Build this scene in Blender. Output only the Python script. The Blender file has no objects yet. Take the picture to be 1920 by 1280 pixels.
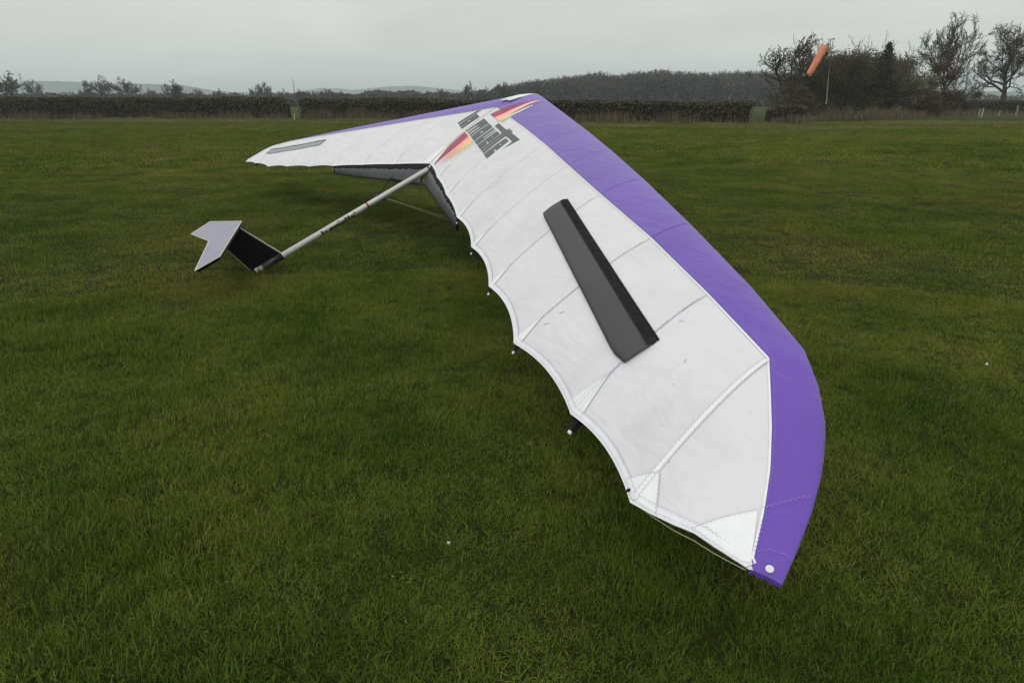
import bpy, bmesh, math, random
import numpy as np
from mathutils import Vector, Matrix
from mathutils.bvhtree import BVHTree
from mathutils.geometry import tessellate_polygon

scene = bpy.context.scene
COL = scene.collection
R = math.radians

# ------------------------------------------------------------------ camera
CAM_H, PITCH, FPX = 1.58, R(20.0), 1250.0
cd = bpy.data.cameras.new('camera'); cam = bpy.data.objects.new('camera', cd); COL.objects.link(cam)
cam.location = (0, 0, CAM_H); cam.rotation_euler = (R(90)-PITCH, 0, 0)
cd.sensor_fit = 'HORIZONTAL'; cd.sensor_width = 36.0; cd.lens = 36.0*FPX/1920.0
cd.clip_start = 0.05; cd.clip_end = 12000
scene.camera = cam

# ------------------------------------------------------------------ sky, sun, exposure
world = bpy.data.worlds.new('World'); scene.world = world; world.use_nodes = True
SUN_EL, SUN_AZ = R(48), R(205)          # azimuth clockwise from +y (the view direction)
def make_world():
    nt = world.node_tree; N = nt.nodes; K = nt.links; N.clear()
    out = N.new('ShaderNodeOutputWorld'); bg = N.new('ShaderNodeBackground')
    sky = N.new('ShaderNodeTexSky'); sky.sky_type = 'NISHITA'; sky.sun_disc = False
    sky.sun_elevation = SUN_EL; sky.sun_rotation = SUN_AZ; sky.air_density = 1.2; sky.dust_density = 5.0
    hs = N.new('ShaderNodeHueSaturation'); hs.inputs['Saturation'].default_value = .12; hs.inputs['Value'].default_value = .55
    K.new(sky.outputs[0], hs.inputs['Color'])
    tc = N.new('ShaderNodeTexCoord'); sx = N.new('ShaderNodeSeparateXYZ'); K.new(tc.outputs['Generated'], sx.inputs[0])
    # overcast: the cloud layer is brighter towards the zenith than at the horizon
    mr = N.new('ShaderNodeMapRange'); mr.inputs[1].default_value = 0; mr.inputs[2].default_value = 1
    mr.inputs[3].default_value = OVERCAST[0]; mr.inputs[4].default_value = OVERCAST[1]; K.new(sx.outputs[2], mr.inputs[0])
    # soft cloud structure on a flat layer high above
    dv = N.new('ShaderNodeMath'); dv.operation = 'ADD'; dv.inputs[1].default_value = .16; K.new(sx.outputs[2], dv.inputs[0])
    vd = N.new('ShaderNodeVectorMath'); vd.operation = 'DIVIDE'; K.new(tc.outputs['Generated'], vd.inputs[0])
    cb = N.new('ShaderNodeCombineXYZ')
    for i in range(3): K.new(dv.outputs[0], cb.inputs[i])
    K.new(cb.outputs[0], vd.inputs[1])
    nz = N.new('ShaderNodeTexNoise'); nz.inputs['Scale'].default_value = .75; nz.inputs['Detail'].default_value = 7; nz.inputs['Roughness'].default_value = .56; nz.inputs['Distortion'].default_value = .5
    K.new(vd.outputs[0], nz.inputs['Vector'])
    m2 = N.new('ShaderNodeMapRange'); m2.inputs[1].default_value = .3; m2.inputs[2].default_value = .7; m2.inputs[3].default_value = .91; m2.inputs[4].default_value = 1.06
    K.new(nz.outputs[0], m2.inputs[0])
    ml = N.new('ShaderNodeMath'); ml.operation = 'MULTIPLY'; K.new(mr.outputs[0], ml.inputs[0]); K.new(m2.outputs[0], ml.inputs[1])
    tint = N.new('ShaderNodeMix'); tint.data_type = 'RGBA'; tint.blend_type = 'MULTIPLY'; tint.inputs[0].default_value = 1
    tint.inputs[6].default_value = (.968, 1.0, .945, 1); K.new(ml.outputs[0], tint.inputs[7])
    mx = N.new('ShaderNodeMix'); mx.data_type = 'RGBA'; mx.inputs[0].default_value = .88
    K.new(hs.outputs[0], mx.inputs[6]); K.new(tint.outputs[2], mx.inputs[7])
    K.new(mx.outputs[2], bg.inputs[0]); bg.inputs[1].default_value = .1
    K.new(bg.outputs[0], out.inputs[0])
OVERCAST = (7.6, 11.2)     # radiance of the cloud layer at the horizon and overhead (background strength 0.1)
make_world()
sd = bpy.data.lights.new('sun', 'SUN'); sd.energy = 1.1; sd.angle = R(25); sd.color = (1, .97, .92)
sun = bpy.data.objects.new('sun', sd); COL.objects.link(sun)
sun.rotation_euler = (R(90)-SUN_EL, 0, -SUN_AZ+math.pi)
vs = scene.view_settings; vs.view_transform = 'Standard'; vs.look = 'None'; vs.exposure = 0.0; vs.gamma = 1.0; vs.use_curve_mapping = False
scene.render.engine = 'CYCLES'
cy = scene.cycles; cy.use_denoising = True; cy.denoiser = 'OPENIMAGEDENOISE'; cy.denoising_input_passes = 'RGB_ALBEDO_NORMAL'; cy.denoising_prefilter = 'NONE'; cy.max_bounces = 6; cy.diffuse_bounces = 3; cy.glossy_bounces = 2
cy.transmission_bounces = 3; cy.transparent_max_bounces = 8; cy.volume_bounces = 1; cy.use_adaptive_sampling = True; cy.adaptive_threshold = .008

# ------------------------------------------------------------------ helpers
def at(px, py, Y):
    """the world point that lies Y metres ahead in the direction measured in the 1920 x 1280 photograph"""
    a = math.atan((640-py)/FPX)-PITCH; Z = CAM_H+Y*math.tan(a)
    return Vector(((px-960)/FPX*(Y*math.cos(PITCH)+(CAM_H-Z)*math.sin(PITCH)), Y, Z))
def tag(o, label=None, cat=None, group=None, kind=None):
    if label: o['label'] = label
    if cat: o['category'] = cat
    if group: o['group'] = group
    if kind: o['kind'] = kind
    return o
MASSES = {'twigs', 'leaves', 'shoots', 'foliage', 'branches', 'stems', 'crown', 'needles', 'stitching', 'bracing'}      # parts too fine to pick apart
def link(name, me, mat=None, parent=None, smooth=False):
    o = bpy.data.objects.new(name, me); COL.objects.link(o)
    if mat and not me.materials: me.materials.append(mat)
    if parent: o.parent = parent
    if name in MASSES: o['kind'] = 'stuff'
    if smooth and len(me.polygons): me.polygons.foreach_set('use_smooth', [True]*len(me.polygons))
    return o
def empty(name, loc=(0, 0, 0), rz=0):
    o = bpy.data.objects.new(name, None); COL.objects.link(o); o.location = loc; o.rotation_euler = (0, 0, rz); o.empty_display_size = .2
    return o
class MB:
    """collects faces and links them as one mesh object"""
    def __init__(self): self.v = []; self.f = []
    def add(self, vs, fs):
        b = len(self.v); self.v += [tuple(p) for p in vs]; self.f += [tuple(b+i for i in f) for f in fs]; return self
    def grid(self, rows, close=False):
        n = len(rows[0]); b = len(self.v)
        for r in rows: self.v += [tuple(p) for p in r]
        for i in range(len(rows)-1):
            for j in range(n-1 if not close else n):
                k = (j+1) % n
                self.f.append((b+i*n+j, b+i*n+k, b+(i+1)*n+k, b+(i+1)*n+j))
        return self
    def tube(self, pts, rad, n=8, cap=True):
        pts = [Vector(p) for p in pts]; rs = rad if isinstance(rad, (list, tuple)) else [rad]*len(pts); rows = []
        up = Vector((0, 0, 1))
        for i, p in enumerate(pts):
            t = (pts[min(i+1, len(pts)-1)]-pts[max(i-1, 0)]).normalized()
            a = t.cross(up if abs(t.z) < .95 else Vector((1, 0, 0))).normalized(); b = a.cross(t)
            rows.append([p+(a*math.cos(2*math.pi*k/n)+b*math.sin(2*math.pi*k/n))*rs[i] for k in range(n)])
        b0 = len(self.v); self.grid(rows, True)
        if cap:
            self.f.append(tuple(range(b0, b0+n))); e = b0+(len(rows)-1)*n; self.f.append(tuple(range(e+n-1, e-1, -1)))
        return self
    def box(self, c, sx, sy, sz, M=None):
        pts = [Vector((x*sx/2, y*sy/2, z*sz/2)) for x in (-1, 1) for y in (-1, 1) for z in (-1, 1)]
        if M is not None: pts = [M @ p for p in pts]
        c = Vector(c)
        return self.add([c+p for p in pts], [(0, 1, 3, 2), (4, 6, 7, 5), (0, 4, 5, 1), (2, 3, 7, 6), (0, 2, 6, 4), (1, 5, 7, 3)])
    def slab(self, poly, off):
        """a polygon of 3-D points given thickness: poly and poly+off, closed round the rim"""
        n = len(poly); off = Vector(off); a = [Vector(p) for p in poly]
        return self.add(a+[p+off for p in a], [tuple(range(n)), tuple(range(2*n-1, n-1, -1))]+[(i, (i+1) % n, n+(i+1) % n, n+i) for i in range(n)])
    def mesh(self, name):
        me = bpy.data.meshes.new(name); me.from_pydata(self.v, [], self.f); me.update(); return me
    def build(self, name, mat, parent=None, smooth=False): return link(name, self.mesh(name), mat, parent, smooth)
def np_mesh(name, V, F, nside):
    """fast mesh from arrays; F has nside corners per face"""
    me = bpy.data.meshes.new(name); nf = len(F)
    me.vertices.add(len(V)); me.vertices.foreach_set('co', np.ascontiguousarray(V, dtype=np.float32).ravel())
    me.loops.add(nf*nside); me.loops.foreach_set('vertex_index', np.ascontiguousarray(F, dtype=np.int32).ravel())
    me.polygons.add(nf); me.polygons.foreach_set('loop_start', np.arange(0, nf*nside, nside, dtype=np.int32))
    me.update(calc_edges=True); me.validate(); return me

# ------------------------------------------------------------------ materials
def shader(name):
    m = bpy.data.materials.new(name); m.use_nodes = True; nt = m.node_tree
    return m, nt, nt.nodes, nt.links, nt.nodes['Principled BSDF']
def ramp(N, stops):
    r = N.new('ShaderNodeValToRGB'); e = r.color_ramp.elements
    while len(e) < len(stops): e.new(.5)
    for i, (p, c) in enumerate(stops): e[i].position = p; e[i].color = (*c, 1)
    return r
def mat(name, c, rough=.6, var=.12, scale=6., bump=0., bscale=40., metal=0., spec=.5, sheen=0.):
    """paint, cloth or metal: one colour with a slow mottling and a fine relief"""
    m, nt, N, K, P = shader(name)
    nz = N.new('ShaderNodeTexNoise'); nz.inputs['Scale'].default_value = scale; nz.inputs['Detail'].default_value = 5
    g = N.new('ShaderNodeNewGeometry'); tc = N.new('ShaderNodeTexCoord'); K.new(tc.outputs['Object'], nz.inputs['Vector'])
    r = ramp(N, [(.25, [x*(1-var) for x in c]), (.75, [min(1, x*(1+var)) for x in c])]); K.new(nz.outputs[0], r.inputs[0]); K.new(r.outputs[0], P.inputs['Base Color'])
    P.inputs['Roughness'].default_value = rough; P.inputs['Metallic'].default_value = metal; P.inputs['Specular IOR Level'].default_value = spec
    if sheen: P.inputs['Sheen Weight'].default_value = sheen; P.inputs['Sheen Roughness'].default_value = .4
    if bump:
        b2 = N.new('ShaderNodeTexNoise'); b2.inputs['Scale'].default_value = bscale; b2.inputs['Detail'].default_value = 4; K.new(tc.outputs['Object'], b2.inputs['Vector'])
        bp = N.new('ShaderNodeBump'); bp.inputs['Strength'].default_value = bump; bp.inputs['Distance'].default_value = .01; K.new(b2.outputs[0], bp.inputs['Height']); K.new(bp.outputs[0], P.inputs['Normal'])
    return m
def leafy(name, stops, rough=.75, nscale=.6, isl=.6, spec=.2):
    """foliage, twigs and grass: a colour ramp driven by position noise and by each leaf's own random value"""
    m, nt, N, K, P = shader(name)
    g = N.new('ShaderNodeNewGeometry'); nz = N.new('ShaderNodeTexNoise'); nz.inputs['Scale'].default_value = nscale; nz.inputs['Detail'].default_value = 4
    K.new(g.outputs['Position'], nz.inputs['Vector'])
    mx = N.new('ShaderNodeMix'); mx.data_type = 'FLOAT'; mx.inputs[0].default_value = isl; K.new(nz.outputs[0], mx.inputs[2]); K.new(g.outputs['Random Per Island'], mx.inputs[3])
    r = ramp(N, stops); K.new(mx.outputs[0], r.inputs[0]); K.new(r.outputs[0], P.inputs['Base Color'])
    P.inputs['Roughness'].default_value = rough; P.inputs['Specular IOR Level'].default_value = spec
    return m

# ================================================================== the setting: ground, hills, grass
def make_ground():
    m, nt, N, K, P = shader('meadow_soil')
    g = N.new('ShaderNodeNewGeometry')
    def noise(s, d=6, sc=None):
        n = N.new('ShaderNodeTexNoise'); n.inputs['Scale'].default_value = s; n.inputs['Detail'].default_value = d; n.inputs['Roughness'].default_value = .62
        if sc:
            mp = N.new('ShaderNodeMapping'); mp.inputs['Scale'].default_value = sc; K.new(g.outputs['Position'], mp.inputs[0]); K.new(mp.outputs[0], n.inputs['Vector'])
        else: K.new(g.outputs['Position'], n.inputs['Vector'])
        return n
    a = noise(.35); b = noise(38., 8); c = noise(.05, 4, (1, 1.6, 1))
    r1 = ramp(N, [(.3, (.024, .029, .008)), (.55, (.034, .038, .011)), (.75, (.050, .044, .018))]); K.new(a.outputs[0], r1.inputs[0])
    r2 = ramp(N, [(.3, (.45, .45, .45)), (.7, (1.15, 1.15, 1.15))]); K.new(b.outputs[0], r2.inputs[0])
    mu = N.new('ShaderNodeMix'); mu.data_type = 'RGBA'; mu.blend_type = 'MULTIPLY'; mu.inputs[0].default_value = 1; K.new(r1.outputs[0], mu.inputs[6]); K.new(r2.outputs[0], mu.inputs[7])
    r3 = ramp(N, [(.4, (.9, 1., .8)), (.65, (1.25, 1.2, 1.1))]); K.new(c.outputs[0], r3.inputs[0])
    m2 = N.new('ShaderNodeMix'); m2.data_type = 'RGBA'; m2.blend_type = 'MULTIPLY'; m2.inputs[0].default_value = 1; K.new(mu.outputs[2], m2.inputs[6]); K.new(r3.outputs[0], m2.inputs[7])
    # the fields beyond the hedge are a smooth green crop
    sx = N.new('ShaderNodeSeparateXYZ'); K.new(g.outputs['Position'], sx.inputs[0]); mr = N.new('ShaderNodeMapRange'); mr.inputs[1].default_value = 52; mr.inputs[2].default_value = 66; K.new(sx.outputs[1], mr.inputs[0])
    m3 = N.new('ShaderNodeMix'); m3.data_type = 'RGBA'; K.new(mr.outputs[0], m3.inputs[0]); K.new(m2.outputs[2], m3.inputs[6]); m3.inputs[7].default_value = (.042, .056, .016, 1)
    K.new(m3.outputs[2], P.inputs['Base Color']); P.inputs['Roughness'].default_value = .95; P.inputs['Specular IOR Level'].default_value = .05
    bp = N.new('ShaderNodeBump'); bp.inputs['Strength'].default_value = .6; bp.inputs['Distance'].default_value = .04; K.new(b.outputs[0], bp.inputs['Height']); K.new(bp.outputs[0], P.inputs['Normal'])
    # one sheet: fine rings near the camera, growing to the horizon
    rs = [0]+[1.5*1.22**i for i in range(42)]; rs = [r for r in rs if r < 3900]+[3900]
    mb = MB(); n = 96; rows = [[(r*math.sin(2*math.pi*k/n), r*math.cos(2*math.pi*k/n), 0.) for k in range(n)] for r in rs[1:]]
    mb.grid(rows, True); mb.v.append((0, 0, 0)); z = len(mb.v)-1
    for k in range(n): mb.f.append((z, k, (k+1) % n))
    tag(mb.build('ground', m), 'wide flat meadow of short mown grass under the glider', 'ground', kind='structure')
make_ground()

def make_hills():
    """low wooded hills on the horizon, each a ridge with a bumpy tree line"""
    m = leafy('hill_woods', [(.3, (.020, .030, .018)), (.7, (.045, .055, .035))], nscale=.02, isl=.0)
    rng = random.Random(5)
    # name of ridge: pixel column / row of its skyline in the photograph at a given distance
    ridges = [(1900, [(-300, 160), (0, 158), (60, 153), (110, 153), (170, 156), (260, 158), (340, 160), (370, 165), (400, 171), (450, 174), (520, 176), (560, 182)]),
              (2500, [(520, 182), (560, 172), (600, 166), (640, 167), (660, 170), (700, 166), (740, 162), (780, 162), (830, 167), (880, 172), (930, 176), (1000, 178), (1120, 180)]),
              (1500, [(1400, 184), (1700, 176), (1800, 172), (1870, 172), (1960, 174), (2300, 172)]),
              (3000, [(-900, 176), (-300, 172), (100, 174), (500, 174), (900, 176), (1400, 172), (2000, 174), (2900, 172)])]
    for Y, sk in ridges:
        xs = np.arange(sk[0][0], sk[-1][0], 3.0); ys = np.interp(xs, [p[0] for p in sk], [p[1] for p in sk])
        bump = np.array([rng.uniform(0, 1) for _ in xs])
        rows = [[], [], [], []]
        for x, y, b in zip(xs, ys, bump):
            t = at(x, y-1.2*b, Y); d = t.x/Y
            rows[0].append((t.x-d*160, Y-160, -.6)); rows[1].append((t.x-d*60, Y-60, t.z*.55)); rows[2].append(tuple(t)); rows[3].append((t.x+d*260, Y+260, -.6))
        mb = MB(); mb.grid(rows)
        tag(mb.build('hills', m), None, 'hills', kind='structure')
make_hills()

# ---- grass: blades grouped in tufts, scattered densely near the camera and more coarsely with distance
def grass_material():
    m, nt, N, K, P = shader('grass_blades')
    g = N.new('ShaderNodeNewGeometry'); oi = N.new('ShaderNodeObjectInfo')
    def noise(s, d):
        n = N.new('ShaderNodeTexNoise'); n.inputs['Scale'].default_value = s; n.inputs['Detail'].default_value = d; K.new(g.outputs['Position'], n.inputs['Vector']); return n
    a = noise(1.1, 5); b = noise(.16, 3)
    def mixf(f, x, y):
        q = N.new('ShaderNodeMix'); q.data_type = 'FLOAT'; q.inputs[0].default_value = f; K.new(x, q.inputs[2]); K.new(y, q.inputs[3]); return q.outputs[0]
    def spread(x):
        q = N.new('ShaderNodeMapRange'); q.inputs[1].default_value = .30; q.inputs[2].default_value = .70; q.inputs[3].default_value = .0; q.inputs[4].default_value = 1.0; K.new(x, q.inputs[0]); return q.outputs[0]
    v = mixf(.40, spread(a.outputs[0]), spread(b.outputs[0])); v = mixf(.24, v, oi.outputs['Random']); v = mixf(.32, v, g.outputs['Random Per Island'])
    r = ramp(N, [(.14, (.020, .042, .006)), (.34, (.056, .092, .011)), (.54, (.112, .148, .021)), (.72, (.185, .178, .038)), (.88, (.245, .175, .066))]); K.new(v, r.inputs[0])
    # worn, brownish patches
    c = noise(.42, 6); cr = ramp(N, [(.53, (0, 0, 0)), (.68, (.55, .55, .55))]); K.new(c.outputs[0], cr.inputs[0])
    wp = N.new('ShaderNodeMix'); wp.data_type = 'RGBA'; K.new(cr.outputs[0], wp.inputs[0]); K.new(r.outputs[0], wp.inputs[6]); wp.inputs[7].default_value = (.165, .128, .040, 1)
    # single withered blades
    gt = N.new('ShaderNodeMath'); gt.operation = 'GREATER_THAN'; gt.inputs[1].default_value = .955; K.new(g.outputs['Random Per Island'], gt.inputs[0])
    mx = N.new('ShaderNodeMix'); mx.data_type = 'RGBA'; K.new(gt.outputs[0], mx.inputs[0]); K.new(wp.outputs[2], mx.inputs[6]); mx.inputs[7].default_value = (.21, .165, .075, 1)
    K.new(mx.outputs[2], P.inputs['Base Color']); P.inputs['Roughness'].default_value = .7; P.inputs['Specular IOR Level'].default_value = .06
    return m
GRASS = grass_material()
ROUGH = leafy('rough_grass', [(.2, (.075, .082, .024)), (.5, (.140, .130, .050)), (.85, (.270, .225, .120))], nscale=.35, isl=.5)
def tuft(name, rng, nblades, radius, hmin, hmax, w, segs, lean=.8, material=None):
    V = []; F = []
    for i in range(nblades):
        r = radius*math.sqrt(rng.random()); t = rng.uniform(0, 2*math.pi); x, y = r*math.cos(t), r*math.sin(t)
        h = rng.uniform(hmin, hmax); az = rng.uniform(0, 2*math.pi); ln = abs(rng.gauss(0, lean)); sx, sy = -math.sin(az), math.cos(az)
        ww = w*rng.uniform(.6, 1.3); px, py, pz, a = x, y, -.004, rng.uniform(0, .75); b = len(V)
        for s in range(segs+1):
            k = ww/2*(1-(s/segs)**1.5) if s < segs else 0
            if s < segs: V += [(px-sx*k, py-sy*k, pz), (px+sx*k, py+sy*k, pz)]
            else: V.append((px, py, pz))
            a2 = min(a+ln*s/segs, 1.75); st = h/segs
            px += math.cos(az)*math.sin(a2)*st; py += math.sin(az)*math.sin(a2)*st; pz += math.cos(a2)*st
        for s in range(segs-1): F.append((b+2*s, b+2*s+1, b+2*s+3, b+2*s+2))
        e = b+2*(segs-1); F.append((e, e+1, e+2))
    me = bpy.data.meshes.new(name); me.from_pydata(V, [], F); me.materials.append(material or GRASS); return me
def clover(name, rng):
    V = []; F = []
    for i in range(6):
        cx, cy, h = rng.uniform(-.05, .05), rng.uniform(-.05, .05), rng.uniform(.010, .022); a0 = rng.uniform(0, 6)
        for j in range(3):
            a = a0+j*2.094; ca, sa = math.cos(a), math.sin(a); b = len(V)
            V += [(cx, cy, h), (cx+.006*ca-.006*sa, cy+.006*sa+.006*ca, h+.003), (cx+.013*ca, cy+.013*sa, h+.001), (cx+.006*ca+.006*sa, cy+.006*sa-.006*ca, h+.003)]; F.append((b, b+1, b+2, b+3))
    me = bpy.data.meshes.new(name); me.from_pydata(V, [], F); me.materials.append(GRASS); return me
def scatter_group(coll):
    ng = bpy.data.node_groups.new('scatter_'+coll.name, 'GeometryNodeTree')
    ng.interface.new_socket('Geometry', in_out='INPUT', socket_type='NodeSocketGeometry'); ng.interface.new_socket('Geometry', in_out='OUTPUT', socket_type='NodeSocketGeometry')
    N = ng.nodes; K = ng.links; gi = N.new('NodeGroupInput'); go = N.new('NodeGroupOutput')
    ip = N.new('GeometryNodeInstanceOnPoints'); ci = N.new('GeometryNodeCollectionInfo'); ci.inputs['Collection'].default_value = coll
    ci.inputs['Separate Children'].default_value = True; ci.inputs['Reset Children'].default_value = True
    def attr(nm, tp):
        a = N.new('GeometryNodeInputNamedAttribute'); a.data_type = tp; a.inputs['Name'].default_value = nm; return a.outputs[0]
    er = N.new('FunctionNodeEulerToRotation')
    K.new(gi.outputs[0], ip.inputs['Points']); K.new(ci.outputs[0], ip.inputs['Instance']); ip.inputs['Pick Instance'].default_value = True
    K.new(attr('idx', 'INT'), ip.inputs['Instance Index']); K.new(attr('rot', 'FLOAT_VECTOR'), er.inputs[0]); K.new(er.outputs[0], ip.inputs['Rotation'])
    K.new(attr('scl', 'FLOAT_VECTOR'), ip.inputs['Scale']); K.new(ip.outputs[0], go.inputs[0]); return ng
def scatter(name, meshes, P, idx, rot, scl):
    """one object that stands a copy of meshes[idx] at every point"""
    coll = bpy.data.collections.new(name+'_kinds')
    for i, me in enumerate(meshes): coll.objects.link(bpy.data.objects.new('%s_kind_%02d' % (name, i), me))
    me = bpy.data.meshes.new(name); me.vertices.add(len(P)); me.vertices.foreach_set('co', P.astype(np.float32).ravel())
    me.attributes.new('idx', 'INT', 'POINT').data.foreach_set('value', idx.astype(np.int32))
    me.attributes.new('rot', 'FLOAT_VECTOR', 'POINT').data.foreach_set('vector', rot.astype(np.float32).ravel())
    me.attributes.new('scl', 'FLOAT_VECTOR', 'POINT').data.foreach_set('vector', scl.astype(np.float32).ravel())
    o = link(name, me); md = o.modifiers.new('scatter', 'NODES'); md.node_group = scatter_group(coll); return o
def fbm(x, y, seed, f0=1., octs=4):
    """cheap smooth value noise for numpy arrays, 0..1"""
    r = np.random.RandomState(seed); tab = r.rand(256, 256); out = 0; amp = 1; tot = 0
    for o in range(octs):
        fx, fy = x*f0, y*f0; ix, iy = np.floor(fx).astype(int), np.floor(fy).astype(int); u, v = fx-ix, fy-iy; u = u*u*(3-2*u); v = v*v*(3-2*v)
        g = lambda a, b: tab[a % 256, b % 256]
        out = out+amp*((g(ix, iy)*(1-u)+g(ix+1, iy)*u)*(1-v)+(g(ix, iy+1)*(1-u)+g(ix+1, iy+1)*u)*v); tot += amp; amp *= .5; f0 *= 2.03
    return out/tot
def make_grass():
    rng = random.Random(11); nr = np.random.RandomState(3)
    K = [tuft('grass_tuft', rng, 66, .060, .013, .038, .0023, 3, 1.3) for _ in range(5)]          # 0-4 near
    K += [tuft('grass_tuft', rng, 26, .055, .028, .070, .0027, 4, 1.4) for _ in range(3)]      # 5-7 longer near
    K += [clover('clover_leaves', rng)]                                                        # 8
    K += [tuft('grass_tuft', rng, 70, .12, .016, .044, .0046, 3, 1.3) for _ in range(4)]           # 9-12 middle
    K += [tuft('grass_tuft', rng, 70, .34, .03, .075, .014, 2, 1.1) for _ in range(4)]         # 13-16 far
    K += [tuft('grass_tuft', rng, 34, .30, .08, .24, .016, 2, .9, ROUGH) for _ in range(2)]          # 17-18 rough strip by the hedge
    O = np.array([0, -1.6]); half = R(68)
    def ring(r0, r1, dens):
        n = int(half*(r1*r1-r0*r0)*dens); r = np.sqrt(nr.uniform(r0*r0, r1*r1, n)); a = nr.uniform(-half, half, n)
        return O[0]+r*np.sin(a), O[1]+r*np.cos(a)
    X = []; Y = []; I = []; Sc = []; Fl = []
    lush = lambda x, y: np.exp(-(((x-2.12)/.20)**2+((y-4.00)/.10)**2))+.9*np.exp(-(((x-2.40)/.22)**2+((y-3.76)/.10)**2))+.5*fbm(x, y, 19, .9)**6*6
    x, y = ring(1.0, 8.0, 660); h = fbm(x, y, 1, 1.6); h2 = fbm(x, y, 2, 5.)
    s = .50+.70*np.clip((h-.3)*2, 0, 1)+.40*h2+1.0*lush(x, y); i = nr.randint(0, 5, len(x)); q = nr.rand(len(x))
    i = np.where((q < .05+.25*np.clip(h-.5, 0, 1)*2)|(nr.rand(len(x)) < .7*lush(x, y)), 5+nr.randint(0, 3, len(x)), i); i = np.where((q > .9985) & (fbm(x, y, 9, .8) > .5), 8, i)
    X.append(x); Y.append(y); I.append(i); Sc.append(s)
    x, y = ring(7.6, 21, 115); h = fbm(x, y, 1, 1.2); s = .6+.9*np.clip((h-.3)*2.2, 0, 1); X.append(x); Y.append(y); I.append(9+nr.randint(0, 4, len(x))); Sc.append(s)
    x, y = ring(20, 66, 20); h = fbm(x, y, 4, .5); h2 = fbm(x/3, y, 6, 1.1); s = .5+.7*h+.5*h2; k = 13+nr.randint(0, 4, len(x))
    edge = HEDGE_Y(x)-y; keep = edge > -1.; rough = ((edge < 3.2) & (edge > -1) & (fbm(x/5, y, 8, .9) > .52)) | ((np.abs(edge-8.5-1.2*(fbm(x, x*0, 12, .15)-.5)) < .9) & (fbm(x/6, y, 8, .9) > .44)); k = np.where(rough, 17+nr.randint(0, 2, len(x)), k)
    X.append(x[keep]); Y.append(y[keep]); I.append(k[keep]); Sc.append(s[keep])
    x = np.concatenate(X); y = np.concatenate(Y); i = np.concatenate(I); s = np.concatenate(Sc); n = len(x)
    P = np.stack([x, y, np.zeros(n)], 1); rot = np.stack([nr.normal(0, .10, n), nr.normal(0, .10, n), nr.uniform(0, 6.283, n)], 1)
    scl = np.stack([.85+.3*nr.rand(n)]*2+[s], 1)
    o = scatter('grass', K, P, i, rot, scl); tag(o, 'short green meadow grass with withered blades covering the field', 'grass', kind='stuff')
HEDGE_LINE = [at(-400, 220, 62), at(0, 221, 60), at(545, 224, 57), at(1000, 229, 51), at(1410, 233, 46.5), at(1510, 232, 47), at(2300, 232, 50)]
def HEDGE_Y(x): return np.interp(x, [p.x for p in HEDGE_LINE], [p.y for p in HEDGE_LINE])
make_grass()

# ================================================================== hedges, shrubs and trees
def cards(nr, C, size, aspect=1.8, flat=0.):
    """random small leaf faces at the centres C (n x 3)"""
    n = len(C); a = nr.normal(size=(n, 3)); a[:, 2] *= (1-flat); a /= np.linalg.norm(a, axis=1)[:, None]; b = nr.normal(size=(n, 3)); b -= a*(a*b).sum(1)[:, None]; b /= np.linalg.norm(b, axis=1)[:, None]
    s = size*nr.uniform(.55, 1.35, n)[:, None]; a = a*s*aspect/2; b = b*s/2
    V = np.stack([C-a, C+b*.9, C+a, C-b*.9], 1).reshape(-1, 3); F = np.arange(4*n).reshape(-1, 4); return V, F
def stems(nr, B, H, w, lean=.25):
    """thin upright stalks standing at B with heights H"""
    n = len(B); az = nr.uniform(0, 6.283, n); d = np.stack([np.cos(az), np.sin(az), np.zeros(n)], 1); l = nr.normal(0, lean, (n, 2))
    top = B+np.stack([l[:, 0]*H, l[:, 1]*H, H], 1); k = d*(w*nr.uniform(.6, 1.4, n)[:, None])/2
    return np.stack([B-k, B+k, top], 1).reshape(-1, 3), np.arange(3*n).reshape(-1, 3)
M_HEDGE = leafy('hedge_twigs', [(.2, (.032, .026, .017)), (.5, (.072, .058, .038)), (.72, (.115, .092, .058)), (.9, (.092, .092, .042))], nscale=.35, isl=.65)
M_HEDGE_G = leafy('hedge_green_leaves', [(.2, (.020, .026, .010)), (.6, (.045, .050, .020)), (.9, (.075, .072, .030))], nscale=.5, isl=.6)
M_STRAW = leafy('dry_stalks', [(.2, (.050, .040, .025)), (.55, (.120, .096, .060)), (.9, (.230, .185, .115))], nscale=.4, isl=.7)
M_BARK = leafy('bark', [(.3, (.030, .026, .020)), (.7, (.060, .052, .040))], nscale=2., isl=.2)
M_TWIG = leafy('bare_twigs', [(.2, (.040, .033, .024)), (.8, (.095, .078, .058))], nscale=.5, isl=.5)
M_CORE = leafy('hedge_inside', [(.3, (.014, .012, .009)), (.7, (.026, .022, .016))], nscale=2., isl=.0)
def along(line, t):
    d = [0]
    for a, b in zip(line, line[1:]): d.append(d[-1]+(b-a).length)
    s = np.asarray(t)*d[-1]; return np.stack([np.interp(s, d, [p.x for p in line]), np.interp(s, d, [p.y for p in line])], 1), d[-1]
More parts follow.
